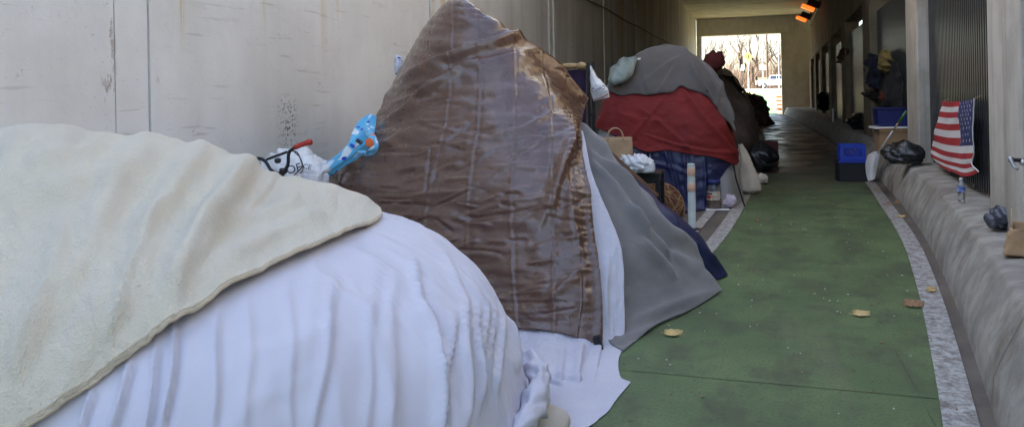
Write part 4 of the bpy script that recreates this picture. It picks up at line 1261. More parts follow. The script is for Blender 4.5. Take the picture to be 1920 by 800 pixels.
# ---- frame with the hanging carrier bag, purple cloth and turned rail
fr_ = thing('folding_frame', at(1106, 240, 8.6) * np.array([1, 1, 0]), 'black upright frame behind the brown tarp, holding a carrier bag', 'frame')
for px_ in (1103, 1111):
    a = at(px_, 117, 8.6); MB().box((a[0], 8.6, a[2] / 2), (.03, .035, a[2])).build('upright', M['black'], fr_)
for py_ in (135, 170, 215):
    a, c_ = at(1103, py_, 8.6), at(1111, py_, 8.6)
    MB().tube([a, c_], .012, 6).build('rung', M['black'], fr_)
a, c_ = at(1046, 125, 8.75), at(1099, 123, 8.6)
rl = MB()
pts = [a * (1 - f) + c_ * f for f in np.linspace(0, 1, 14)]
rl.tube(pts, [.02, .028, .030, .031, .032, .032, .032, .032, .033, .022, .038, .044, .036, .02], 12)
tag(rl.build('turned_rail', M['palewood'], loc=c_, smooth=True), 'turned pale wooden rail above the purple cloth', 'rail')
rows = [[(1030, 130, 8.8), (1065, 132, 8.75), (1099, 130, 8.66)], [(1030, 190, 8.75), (1068, 192, 8.66), (1099, 195, 8.6)], [(1030, 260, 8.75), (1068, 262, 8.7), (1099, 262, 8.6)]]
P = surf(np.array([[at(*c) for c in r] for r in rows]), 40, 30)
P[..., 1] += .012 * np.sin(np.linspace(0, 22, 30))[None]
tag(grid_mesh('purple_cloth', P, M['purple'], None, loc=P[-1, 15], thick=.004), 'dark purple cloth hanging from the turned rail', 'cloth')
# carrier bag
hb = thing('carrier_bag', at(1125, 190, 8.45), 'white printed plastic carrier bag hanging on the black frame', 'bag')
lef = [(1107, 124), (1107, 140), (1107, 158), (1108, 175), (1113, 190)]
rig = [(1109, 124), (1119, 140), (1130, 156), (1140, 168), (1143, 182)]
Pf = []
for s_, (l_, r_) in enumerate(zip(lef, rig)):
    A, B_ = at(*l_, 8.45), at(*r_, 8.45)
    wv = np.linspace(0, 1, 9)
    front = A[None] * (1 - wv[:, None]) + B_[None] * wv[:, None]
    depth = .012 + .075 * math.sin(math.pi * min(1, (s_ + .4) / 5)) * np.sin(np.pi * wv) ** .6
    fr = front - np.array([0, 1, 0]) * depth[:, None]; bk_ = front + np.array([0, 1, 0]) * depth[:, None]
    Pf.append(np.concatenate([fr, bk_[::-1][1:-1]]))
Pf = cr1(np.array(Pf), 36)
Pf = cr1(np.concatenate([Pf, Pf[:, :1]], 1).transpose(1, 0, 2), 65)[:-1].transpose(1, 0, 2)
px, py = proj(Pf)
nb_ = normals(Pf)
Pf = Pf + nb_ * (.010 * fbm(px / 7, py / 20, 231, 3))[..., None]
grid_mesh('bag_film', Pf[::-1], M['whitebag'], hb, close_u=True)
def text(name, body, size, p, rot, material, parent, ext=.001):
    cu = bpy.data.curves.new(name, 'FONT'); cu.body = body; cu.size = size; cu.extrude = ext; cu.align_x = 'CENTER'; cu.align_y = 'CENTER'
    o = bpy.data.objects.new(name, cu); C.objects.link(o)
    dg = bpy.context.evaluated_depsgraph_get()
    me = bpy.data.meshes.new_from_object(o.evaluated_get(dg))
    bpy.data.objects.remove(o)
    me.transform(Matrix.Translation(Vector([float(v) for v in p])) @ rot.to_4x4())
    return link(name, me, material, parent)
def face(yaw, tilt=0, roll=0): return (Matrix.Rotation(yaw, 4, 'Z') @ Matrix.Rotation(R(90) + tilt, 4, 'X') @ Matrix.Rotation(roll, 4, 'Z')).to_3x3()
m_ink = mat('dark_blue_ink', (.03, .03, .12), .6)
# the print shows mirrored, through the film, as the bag hangs inside out
text('print', 'CanɘƆ', .055, at(1122, 167, 8.34), face(R(8), 0, R(14)), m_ink, hb)
rd = MB(); rd.tube([at(1113, 188, 8.37), at(1126, 184, 8.35), at(1140, 177, 8.42)], .005, 5); rd.build('red_print', mat('dull_red_ink', (.30, .03, .03), .6), hb)

# grey-green plastic sack on the red tent's shoulder
tp_ = [(1142, 152, 10.7), (1160, 120, 11.0), (1188, 112, 11.2), (1200, 112, 11.3)]
rows = [[(1146, 128, 11.2), (1170, 112, 11.25), (1200, 108, 11.3)], [(1142, 140, 10.75), (1168, 122, 10.8), (1196, 113, 10.9)], [(1140, 151, 10.55), (1160, 150, 10.5), (1186, 140, 10.6)], [(1142, 154, 10.6), (1162, 154, 10.6), (1178, 151, 10.7)]]
P = surf(np.array([[at(*c) for c in r] for r in rows]), 40, 40)
px, py = proj(P); N = normals(P)
if N[20, 20, 1] > 0: N = -N
U, Vv = np.meshgrid(np.linspace(0, 1, 40), np.linspace(0, 1, 40))
P = P + N * (.07 * np.sin(U * math.pi) ** .6 * np.sin(Vv * math.pi) ** .6 + .02 * fbm(px / 10, py / 10, 241, 3))[..., None]
tag(grid_mesh('plastic_sack', P, M['teal'], None, loc=P[-1, 20], thick=.006), 'grey-green plastic sack lying on the left shoulder of the red tent', 'sack')
o = MB().tube([at(1196, 112, 10.75), at(1201, 110, 10.75)], .014, 8).build('white_clip', M['foam'], loc=at(1198, 112, 10.75))
tag(o, 'tiny white clip on the edge of the grey felt', 'clip')

# ------------------------------------------------------------------ left: bicycle, bags, printed towel, clips
# handlebar of a small bicycle standing behind the cream blanket
hb0 = at(533, 352, 4.55)
bike = thing('bicycle', (hb0[0], hb0[1], 0), 'small black bicycle with red grips behind the cream blanket', 'bicycle')
Yb = 4.45
def bp(x, y, dy=0): return at(x, y, Yb + dy)
bar = [bp(468, 302), bp(484, 297), bp(497, 302), bp(508, 318), bp(522, 325), bp(534, 318), bp(540, 308), bp(541, 290), bp(545, 282), bp(556, 275)]
hbar = MB().tube(cr1(np.array(bar), 50), .0115, 10).build('handlebar', M['black'], bike, smooth=True)
MB().tube([bp(500, 299, .01), bp(538, 285, .01)], .009, 8).build('crossbar', M['black'], hbar)
MB().tube([bp(553, 276.5), bp(558, 274), bp(570, 269.5), bp(576, 267.5), bp(579, 266.5), bp(583, 266)], [.0165, .0165, .0165, .017, .022, .021], 14).build('grip', M['redgrip'], bike, smooth=True)
MB().tube([bp(531, 318), bp(528, 330), bp(535, 350), bp(542, 372), bp(550, 400)], [.02, .018, .016, .017, .017], 10).build('stem', M['black'], bike, smooth=True)
MB().lathe(bp(531, 320) - np.array([0, 0, .02]), [(.02, 0), (.026, .008), (.026, .03), (.02, .038)], 14).build('clamp', M['black'], bike, smooth=True)
MB().lathe(bp(524, 300) - np.array([0, .02, .02]), [(.012, 0), (.022, .01), (.022, .028), (.01, .036)], 14).build('bell', M['blackpl'], bike, smooth=True)
MB().tube(cr1(np.array([bp(540, 283), bp(556, 285), bp(564, 300), bp(566, 313), bp(556, 324), bp(546, 335)]), 24), .004, 6).build('brake_cable', M['blackpl'], bike, smooth=True)
for px_, yy in ((575, 4.75), (455, 4.55)):
    c_ = np.array([at(px_, 330, yy)[0], yy, .26])
    tr = [c_ + np.array([math.cos(a) * .235, math.sin(a) * .03, math.sin(a) * .235]) for a in np.linspace(0, 2 * math.pi, 40)]
    w_ = MB().tube(tr, .022, 8, caps=False).build('wheel', M['blackpl'], bike, smooth=True)
    for a in np.linspace(0, math.pi, 8, endpoint=False):
        d_ = np.array([math.cos(a) * .225, math.sin(a) * .028, math.sin(a) * .225])
        MB().tube([c_ - d_, c_ + d_], .0015, 4).build('spoke', M['dullsteel'], w_)
c1 = np.array([at(575, 330, 4.75)[0], 4.75, .26]); c0 = np.array([at(455, 330, 4.55)[0], 4.55, .26])
hd = bp(548, 390)
MB().tube([hd, c1], .014, 8).build('fork', M['black'], bike)
MB().tube([hd, hd * .5 + c0 * .5 + np.array([0, 0, -.02]), c0], .016, 8).build('frame_tube', M['black'], bike)

# white bag with black lettering against the wall, red bag in front
wb = thing('printed_bag', (at(560, 340, 5.1)[0], 5.1, .0), 'white shopping bag with black printed letters behind the bicycle', 'bag')
rows = [[(490, 300, 5.25), (520, 285, 5.2), (560, 276, 5.2), (590, 290, 5.25), (612, 302, 5.3)],
        [(488, 320, 5.05), (520, 312, 4.98), (560, 305, 4.95), (590, 308, 5.0), (615, 318, 5.15)],
        [(486, 345, 5.0), (520, 345, 4.92), (560, 340, 4.9), (595, 340, 4.95), (615, 340, 5.1)],
        [(486, 430, 5.0), (520, 440, 4.92), (560, 440, 4.9), (595, 440, 4.95), (615, 440, 5.1)]]
P = surf(np.array([[at(*c) for c in r] for r in rows]), 70, 70)
N = normals(P)
if N[30, 30, 1] > 0: N = -N
px, py = proj(P)
P = P + N * (.018 * (np.abs(fbm(px / 15, py / 15, 251, 3)) - .3) + .03 * np.abs(vnoise(px / 22, py / 22, 255)) * np.clip((312 - py) / 20, 0, 1))[..., None]
grid_mesh('bag_film', P, M['whitebag'], wb, thick=.002)
m_ink2 = mat('black_ink', (.012, .012, .014), .6)
fc = face(R(30), R(-12), R(14))
text('lettering', 'OF', .085, at(551, 317, 4.86), fc, m_ink2, wb)
text('lettering', 'CE', .05, at(576, 313, 4.90), face(R(30), R(-12), R(-14)), m_ink2, wb)
tr = cr1(np.array([at(548, 333, 4.87), at(556, 330, 4.86), at(566, 322, 4.87), at(568, 312, 4.87), at(563, 296, 4.89), at(552, 285, 4.92)]), 24)
MB().tube(tr, .004, 5).build('printed_outline', m_ink2, wb)
rb_ = bag('red_bag', (at(515, 350, 4.80)[0] + .02, 4.80, .55), (.26, .13, .165), mat('red_plastic_bag', (.36, .03, .018), .4, col2=(.26, .02, .018), nscale=7, bump=.6, bscale=18), 'crumpled red plastic bag with white stripes under the handlebar', 'bag', 261, crump=.2)
for sgm in (((536, 346), (566, 341)), ((561, 326), (564, 346))):
    a, c_ = at(*sgm[0], 4.64), at(*sgm[1], 4.64)
    MB().tube([a, (a + c_) / 2 - np.array([0, .008, 0]), c_], .010, 6).build('white_stripe', M['foam'], rb_)
# heap that the bags rest on
bag('heap', (at(545, 400, 5.0)[0], 5.02, 0), (.42, .26, .30), mat('dark_bundle', (.05, .045, .05), .9, col2=(.09, .08, .08), nscale=4), 'dark bundle under the red bag behind the blanket', 'bundle', 263)

# blue printed towel twisted along the tarp's left edge
cen_ = cr1(np.array([at(700, 215, 5.70), at(688, 235, 5.58), at(681, 258, 5.46), at(660, 285, 5.36), at(625, 312, 5.30), at(590, 338, 5.24), at(555, 360, 5.18), at(520, 390, 5.15)]), 90)
wid = np.interp(np.linspace(0, 1, 90), [0, .10, .22, .36, .5, .7, 1], [.03, .055, .075, .065, .05, .062, .05])
tw = thing('printed_towel', cen_[60] * np.array([1, 1, 0]), 'light blue printed towel twisted along the left edge of the brown tarp', 'towel')
tan_ = np.gradient(cen_, axis=0); tan_ /= np.linalg.norm(tan_, axis=1, keepdims=True)
vw = np.array([-math.sin(YAW), math.cos(YAW), 0])
side = np.cross(tan_, vw); side /= np.linalg.norm(side, axis=1, keepdims=True)
Pt = np.zeros((90, 30, 3))
for k, w_ in enumerate(np.linspace(0, 2 * math.pi, 30, endpoint=False)):
    tw_ = np.linspace(0, 5, 90)
    rr = wid * (1 + .22 * np.sin(2 * w_ + tw_ * 1.4) + .14 * np.sin(5 * w_ - tw_ * 2.2 + 1))
    Pt[:, k] = cen_ + side * (rr * math.cos(w_))[:, None] - vw * (rr * .55 * math.sin(w_) + .03)[:, None]
m_tw = mat('blue_printed_fleece', (.10, .42, .66), .9, bump=.4, bscale=200, sheen=.4)
k_ = NT(m_tw)
tcn = m_tw.node_tree.nodes.new('ShaderNodeTexCoord'); k_.pos = tcn.outputs['UV']
c = k_.mix(k_.ramp(k_.noise(9, (1.6, .7, 1), 1, .3), .56, .60), (.10, .42, .66), (.70, .76, .80))
c = k_.mix(k_.ramp(k_.noise(14, (1, 1, 1), 1, .3, (3.1, 1.7, 0)), .66, .69), c, (.012, .05, .42))
c = k_.mix(k_.ramp(k_.noise(8, (1, 1, 1), 1, .3, (8.2, 5.5, 0)), .68, .71), c, (.75, .16, .04))
k_.color(c)
grid_mesh('towel_cloth', Pt, m_tw, tw, close_u=True)
# loop hanging over at its top
lp = cr1(np.array([at(676, 285, 5.27), at(692, 288, 5.22), at(701, 276, 5.22), at(697, 256, 5.30), at(686, 240, 5.44)]), 40)
Pl = np.zeros((40, 16, 3))
for k, w_ in enumerate(np.linspace(0, 2 * math.pi, 16, endpoint=False)):
    rr = np.interp(np.linspace(0, 1, 40), [0, .3, .6, 1], [.035, .05, .045, .03])
    Pl[:, k] = lp + np.array([1, 0, .3]) * (rr * .8 * math.cos(w_))[:, None] + np.array([-.2, -.7, .5]) * (rr * .7 * math.sin(w_))[:, None]
grid_mesh('towel_loop', Pl, m_tw, tw, close_u=True)
pp = at(694, 267, 5.20)
Ps = blob(at(693, 270, 5.195) - np.array([0, 0, .03]), (.034, .007, .036), 271, n=12, m=16)
grid_mesh('orange_print_patch', Ps, mat('orange_print', (.70, .15, .05), .85, bump=.4, bscale=200), tw, close_u=True)

def binder_clip(p, size, yaw, roll, label):
    t = thing('binder_clip', p, label, 'clip', 'binder clips')
    Mx = Matrix.Translation(Vector([float(v) for v in p])) @ Matrix.Rotation(yaw, 4, 'Z') @ Matrix.Rotation(roll, 4, 'Y')
    s = size
    prof = [(0, -.30), (.55, -.06), (.55, .06), (0, .30)]
    vs, fs = [], []
    for yv in (-.5, .5):
        for (a, b_) in prof: vs.append(Mx @ Vector((a * s, b_ * s, yv * s)))
    fs = [(0, 1, 5, 4), (1, 2, 6, 5), (2, 3, 7, 6), (0, 4, 5, 1), (3, 2, 1, 0), (4, 5, 6, 7), (3, 7, 4, 0)]
    MB().add(vs, fs).build('spring', M['black'], t)
    for sg in (-1, 1):
        pts = [(.5, .07 * sg, -.3), (0, .26 * sg, -.27), (-.85, .34 * sg, -.13), (-1.05, .35 * sg, -.16), (-1.15, .35 * sg, 0), (-1.05, .35 * sg, .16), (-.85, .34 * sg, .13), (0, .26 * sg, .27), (.5, .07 * sg, .3)]
        MB().tube([Mx @ (Vector(q) * s) for q in pts], .0016, 6).build('wire_arm', M['steel'], t, smooth=True)
binder_clip(at(1079, 262, 5.33), .052, R(10), R(6), 'black binder clip with wire arms at the right edge of the brown tarp')
binder_clip(at(672, 268, 5.25), .05, R(10), R(-60), 'black binder clip gripping the blue towel')
bag('patterned_cloth', at(748, 142, 6.9), (.04, .05, .10), mat('blue_white_cloth', (.6, .62, .68), .9, col2=(.03, .05, .2), nscale=14, ncut=(.5, .56)), 'blue and white cloth bit showing left of the tarp peak', 'cloth', 281)

# ------------------------------------------------------------------ right side
def kz(y): return .486
# flag hanging on the fence, blue field on the right
fc_tl, fc_tr = at(1766, 190, 8.9), at(1826, 186, 7.6)
def fpt(x, y, off=0.0):             # a point on the fence plane
    r_ = ray(x, y); Y = 8.0
    for _ in range(30):
        X = float(xf(Y)) + .10 - off
        Y = X / (r_[0] / r_[1])
    p_ = r_ * (Y / r_[1]); p_[2] += CAMH
    return p_
flg = thing('flag', fpt(1790, 335) , 'American flag hanging on the dark fence left of the nearest pillar', 'flag')
rows = [[(1766, 190), (1785, 191), (1798, 190), (1812, 188), (1826, 185)],
        [(1761, 215), (1781, 217), (1797, 216), (1812, 214), (1825, 212)],
        [(1755, 243), (1777, 247), (1797, 247), (1812, 245), (1825, 243)],
        [(1749, 272), (1774, 281), (1797, 285), (1812, 285), (1824, 284)],
        [(1748, 290), (1772, 303), (1795, 309), (1811, 311), (1822, 308)],
        [(1764, 313), (1780, 321), (1797, 327), (1814, 331), (1829, 322)]]
base = surf(np.array([[fpt(*c, .05) for c in r_] for r_ in rows]), 92, 60)
N = normals(base)
if N[40, 30, 0] > 0: N = -N
U, Vv = np.meshgrid(np.linspace(0, 1, 60), np.linspace(0, 1, 92))
Pfl = base + N * (.018 * np.sin(U * 9 + Vv * 2) * (.3 + .7 * Vv) + .012 * fbm(U * 4, Vv * 5, 291))[..., None]
m_fr, m_fw, m_fb = mat('flag_red', (.36, .02, .025), .8, bump=.2, bscale=60), mat('flag_white', (.62, .60, .60), .8, bump=.2, bscale=60), mat('flag_blue', (.02, .025, .11), .8, bump=.2, bscale=60)
fo = grid_mesh('flag_cloth', Pfl, [m_fr, m_fw, m_fb], flg, thick=.002)
fi_ = np.arange(91 * 59); ri, ci = fi_ // 59, fi_ % 59
stripe_i = (ri * 13 // 91)
mi = np.where(stripe_i % 2 == 0, 0, 1)
mi = np.where((stripe_i < 7) & (ci > 59 * .50), 2, mi)
fo.data.polygons.foreach_set('material_index', mi.astype(np.int32))
sb = MB()
for a in range(9):
    for b_ in range(5 if a % 2 == 0 else 4):
        v_ = (a + .7) / 9.4 * 7 / 13; u_ = .53 + .45 * ((b_ + (.3 if a % 2 == 0 else .8)) / 5)
        i_, j_ = int(v_ * 91), int(u_ * 59)
        c_ = Pfl[i_, j_]; ex = Pfl[i_, min(j_ + 1, 59)] - Pfl[i_, j_ - 1]; ex /= np.linalg.norm(ex); ey = np.cross(N[i_, j_], ex)
        vs = []
        for q in range(10):
            rr = .021 if q % 2 == 0 else .009
            w_ = math.pi / 2 + q * math.pi / 5
            vs.append(c_ + N[i_, j_] * .005 + ex * rr * math.cos(w_) + ey * rr * math.sin(w_))
        sb.add(vs, [tuple(range(10))])
tag(sb.build('stars', m_fw, flg), kind='stuff')
MB().tube([p_ + N[0, 0] * .004 for p_ in Pfl[:, -1]], .006, 6).build('heading_edge', m_fw, flg, smooth=True)
for j_ in (2, 57):
    MB().tube([Pfl[0, j_], Pfl[0, j_] + np.array([.06, 0, .03])], .003, 5).build('tie', M['twine'], flg)

# water bottle on the kerb under it
p = G(1803, 378, .482)
t = thing('water_bottle', p, 'clear water bottle with blue label on the kerb under the flag', 'bottle')
MB().lathe(p, [(.024, .001), (.031, .006), (.029, .02), (.032, .045), (.029, .065), (.032, .085), (.032, .135), (.026, .165), (.014, .185), (.013, .20)], 20).build('bottle_body', m_glass, t, smooth=True)
MB().lathe(p, [(.0325, .09), (.0328, .092), (.0328, .132), (.0325, .134)], 20).build('paper_band', mat('blue_label', (.05, .12, .45), .5, col2=(.5, .52, .6), nscale=35, ncut=(.5, .6)), t, smooth=True)
MB().lathe(p, [(.0145, .195), (.0145, .213), (.012, .215)], 16).build('cap', M['foam'], t, smooth=True)

# paper bag and dark bag at the right edge
pq = G(1905, 478, .485)
paper_bag('paper_bag', (pq[0] + .09, pq[1] + .10, .487), .34, .24, .16, 'large brown paper bag slumped on the kerb at the right edge', rz=R(75), handles=True, seed=8, tip=.15)
pq = G(1866, 430, .485)
o = bag('dark_bag', (pq[0] + .03, pq[1] + .02, .486), (.07, .10, .075), mat('dark_blue_bag', (.02, .025, .05), .3, col2=(.10, .11, .13), nscale=12, bump=.6, bscale=20), 'small dark blue bag at the foot of the nearest pillar', 'bag', 331, crump=.35)
# handlebar end of a parked bicycle at the right edge
t = thing('parked_bicycle', (1.62, 5.0, .5), 'bicycle at the right edge, only its grey brake lever and bar showing', 'bicycle')
Yh = 4.9
MB().tube([at(1892, 298, Yh), at(1902, 300, Yh), at(1940, 302, Yh + .02), at(1990, 300, Yh + .05)], [.016, .011, .011, .011], 10).build('handlebar', M['blackpl'], t, smooth=True)
MB().tube([at(1891, 298, Yh), at(1897, 299, Yh)], .017, 10).build('bar_end', M['dullsteel'], t, smooth=True)
MB().tube(cr1(np.array([at(1896, 299, Yh - .01), at(1899, 308, Yh - .02), at(1904, 315, Yh - .03), at(1909, 315.5, Yh - .03)]), 12), .010, 8).build('brake_lever', M['dullsteel'], t, smooth=True)
MB().tube([at(1914, 303, Yh - .01), at(1922, 306, Yh - .01)], .018, 10).build('clamp', M['dullsteel'], t, smooth=True)
hb1 = at(1990, 300, Yh + .05)
MB().tube([hb1, (hb1[0] + .02, hb1[1] + .02, .95), (hb1[0] + .05, hb1[1] + .25, .80)], .016, 8).build('stem', M['black'], t)
for dy in (.22, -.72):
    c_ = np.array([hb1[0] + .03, hb1[1] + dy, .79])
    MB().tube([c_ + np.array([0, math.cos(a) * .29, math.sin(a) * .29]) for a in np.linspace(0, 2 * math.pi, 36)], .02, 8, caps=False).build('wheel', M['blackpl'], t, smooth=True)
MB().tube([(hb1[0] + .02, hb1[1] + .05, .95), (hb1[0] + .02, hb1[1] - .45, .9), (hb1[0] + .03, hb1[1] - .72, .79)], .016, 8).build('frame_tube', M['black'], t)

# stacked crates on the path edge
def crate(c, w, d, h, material, label, rz=0, lattice=True):
    t = thing('crate', c, label, 'crate', 'crates by the kerb')
    Mx = Matrix.Translation(Vector([float(v) for v in c])) @ Matrix.Rotation(rz, 4, 'Z')
    def bx(name, cc, ss, ry=0):
        o = MB().box((0, 0, 0), ss, ry=ry)
        o.v = [tuple(Mx @ (Vector(v) + Vector(cc))) for v in o.v]
        return o.build(name, material, t)
    th_ = .014
    bx('bottom', (0, 0, .012), (w, d, .02))
    for sy in (-1, 1):
        y = sy * (d / 2 - th_ / 2)
        bx('top_rim', (0, y, h - .03), (w, th_ + .006, .06)); bx('bottom_rim', (0, y, .045), (w, th_ + .004, .05))
        for sx in (-1, 1): bx('corner_post', (sx * (w / 2 - .03), y, h / 2), (.06, th_ + .008, h - .01))
        if lattice:
            for i in range(6):
                for sg in (-1, 1):
                    bx('lattice_bar', (-w * .36 + i * w * .144, y, h * .5), (.012, th_ - .004, h * .68), ry=sg * R(32))
        else: bx('side_panel', (0, y, h / 2), (w - .02, th_ - .004, h - .06))
    for sx in (-1, 1):
        bx('end_panel', (sx * (w / 2 - th_ / 2), 0, h / 2), (th_, d - .02, h - .004))
    return t
pc0 = (G(1573, 341) + G(1632, 341)) / 2
ch = .345
crate((pc0[0], pc0[1] + .2, .0), .50, .36, ch, M['darkcrate'], 'black plastic crate on the path edge, under the blue one', rz=R(6), lattice=False)
crate((pc0[0] - .02, pc0[1] + .22, ch + .0), .40, .33, .27, M['bluecrate'], 'blue lattice crate on top of the black crate', rz=R(3))
o = MB().box((pc0[0] - .03, pc0[1] + .005, ch - .012), (.44, .02, .03), rz=R(6)).build('rim_strip', M['bluecrate'], loc=(pc0[0], pc0[1], ch - .03))
tag(o, 'narrow blue plastic strip along the black crate rim', 'strip')

# snow shovel with green grip leaning on the pillar
sv = thing('shovel', G(1640, 330, .05), 'light grey shovel with green grip leaning by the crates', 'shovel')
a, c_ = at(1645, 288, 12.6), at(1700, 208, 12.25)
MB().tube([a, a * .45 + c_ * .55], .014, 8).build('shaft', mat('pale_shaft', (.45, .44, .42), .5), sv, smooth=True)
MB().tube([a * .45 + c_ * .55, a * .25 + c_ * .75], .013, 8).build('shaft_wood', M['palewood'], sv, smooth=True)
MB().tube([a * .27 + c_ * .73, c_], .018, 8).build('grip', mat('green_plastic', (.06, .17, .03), .5), sv, smooth=True)
rows = [[(1628, 290, 12.65), (1640, 284, 12.62), (1650, 286, 12.6)], [(1623, 305, 12.6), (1636, 300, 12.52), (1648, 300, 12.55)], [(1624, 325, 12.5), (1634, 322, 12.42), (1643, 322, 12.45)], [(1628, 340, 12.35), (1634, 338, 12.30), (1640, 336, 12.32)]]
P = surf(np.array([[at(*q) for q in r_] for r_ in rows]), 24, 18)
grid_mesh('blade', P, mat('pale_plastic', (.42, .42, .42), .5, col2=(.34, .34, .34), nscale=5), sv, thick=.006)

# cardboard box with a white shelf board and blue bin on it, dark stuffed bags
cb_ = at(1655, 300, 14.0)
t = thing('cardboard_box', (2.06, 13.6, .486), 'brown cardboard box on the kerb behind the shovel', 'box')
MB().box((2.02, 13.7, .486 + .20), (.46, .40, .40), R(4)).build('carton', M['card'], t, bevel=.006)
MB().box((2.02, 13.49, .486 + .385), (.44, .02, .07), R(4), rx=R(14)).build('flap', M['card'], t)
o = MB().box((2.02, 13.7, .486 + .425), (.62, .44, .028), R(4)).build('white_board', M['foam'], loc=(2.02, 13.7, .9))
tag(o, 'white board lying flat on the cardboard box', 'board')
t = thing('storage_bin', (2.05, 13.75, .93), 'dark blue plastic bin standing on the white board', 'bin')
m_bin = mat('dark_blue_bin', (.008, .015, .11), .4)
MB().box((2.05, 13.75, .93 + .14), (.52, .36, .27), R(4), taper=1.08).build('bin_body', m_bin, t, bevel=.02)
MB().box((2.05, 13.75, .93 + .285), (.60, .43, .025), R(4)).build('rim', m_bin, t, bevel=.008)
pbk = G(1690, 306, .486)
o = bag('stuffed_bag', (pbk[0] + .02, pbk[1] - .1, .487), (.24, .2, .14), mat('black_film', (.010, .011, .012), .25, col2=(.03, .036, .04), nscale=9, bump=.8, bscale=22), 'shiny black bag with things in it on the kerb by the pillar', 'bag', 341, crump=.3)

# clothes hanging on the second fence bay
def hung(name, px_list, off, material, label, cat, seed, puff=.06):
    rows = px_list
    P = surf(np.array([[fpt(*c, off) for c in r_] for r_ in rows]), 36, 30)
    N_ = normals(P)
    if N_[18, 15, 0] > 0: N_ = -N_
    U, Vv = np.meshgrid(np.linspace(0, 1, 30), np.linspace(0, 1, 36))
    P = P + N_ * (puff * np.sin(U * math.pi) * (.4 + .6 * np.sin(Vv * math.pi)) + puff * .5 * fbm(U * 4, Vv * 5, seed, 3))[..., None]
    tag(grid_mesh(name, P, material, None, loc=P[-1, 15], thick=.01), label, cat)
hung('yellow_jacket', [[(1648, 100), (1660, 92), (1672, 98)], [(1647, 112), (1662, 112), (1677, 112)], [(1648, 125), (1664, 126), (1677, 124)], [(1654, 134), (1664, 137), (1672, 133)]], .06, mat('yellow_cloth', (.26, .20, .055), .9, col2=(.2, .15, .05), nscale=6), 'dull yellow garment hanging high on the second fence', 'garment', 351, .10)
hung('navy_jacket', [[(1620, 120), (1636, 100), (1648, 104)], [(1622, 128), (1636, 126), (1652, 122)], [(1628, 150), (1638, 152), (1650, 150)], [(1622, 162), (1636, 164), (1650, 166)]], .05, mat('dark_navy_cloth', (.012, .016, .04), .9, col2=(.02, .025, .05), nscale=6), 'dark navy jacket hanging left of the yellow garment', 'garment', 353, .10)
hung('baseball_hat', [[(1620, 170), (1632, 168), (1645, 172)], [(1618, 178), (1634, 180), (1648, 180)], [(1626, 186), (1638, 188), (1650, 187)]], .05, mat('dark_cap_cloth', (.014, .014, .012), .9), 'dark cap hanging below the navy jacket', 'cap', 355, .10)
hung('black_coat', [[(1664, 120), (1676, 112), (1690, 118)], [(1660, 150), (1675, 152), (1693, 150)], [(1656, 190), (1675, 192), (1695, 192)], [(1655, 222), (1675, 224), (1696, 226)]], .05, mat('black_cloth', (.012, .012, .014), .9), 'long black coat hanging below the yellow garment', 'coat', 357, .10)
hung('red_scrap', [[(1650, 172), (1656, 170), (1662, 172)], [(1650, 180), (1657, 182), (1662, 180)], [(1652, 187), (1657, 188), (1662, 186)]], .12, mat('red_scrap_cloth', (.18, .03, .02), .9), 'small red scrap between the dark cap and the black coat', 'cloth', 359, .05)
hung('red_shirt', [[(1576, 95), (1584, 90), (1592, 92)], [(1572, 106), (1581, 104), (1588, 105)], [(1570, 118), (1576, 119), (1584, 118)]], .05, mat('dark_red_cloth', (.10, .008, .008), .9), 'dark red shirt hanging on the third fence bay', 'garment', 361, .10)
hung('dark_bundle', [[(1536, 178), (1543, 172), (1552, 178)], [(1534, 190), (1543, 192), (1554, 190)], [(1537, 205), (1544, 208), (1552, 206)]], .06, mat('matt_black_cloth', (.012, .012, .012), 1.0, spec=0.0), 'dark bundle tied to a far fence by the pillars', 'bundle', 363, .12)
for px_, py_, lab in ((1727, 41, 'yellow ribbon tied to the fence left of the flag, lower of two'), (1719, 6, 'yellow ribbon tied near the top of the picture, upper of two')):
    p = fpt(px_, py_, .03)
    t = thing('yellow_ribbon', p, lab, 'ribbon', 'yellow ribbons on the fence')
    m_y = mat('yellow_ribbon_cloth', (.42, .32, .02), .7)
    for sg in (-1, 1):
        MB().tube(cr1(np.array([p, p + (-.01, .05 * sg, .035), p + (-.02, .07 * sg, .0), p]), 14), .009, 5).build('loop', m_y, t, smooth=True)
        MB().tube([p, p + (-.01, .03 * sg, -.06), p + (-.01, .04 * sg, -.12)], .008, 5).build('tail', m_y, t)
o = MB().box(G(1562, 228, .5) + np.array([0, 0, .22]), (.05, .10, .44), rx=R(6)).build('plank', M['foam'], loc=G(1562, 228, .5))
tag(o, 'narrow white board standing on the far kerb', 'board')
bag('dark_heap', G(1612, 242, .486), (.25, .5, .2), M['blackbag'], 'dark heap of bags on the kerb before the third fence bay', 'bags', 371, crump=.3)

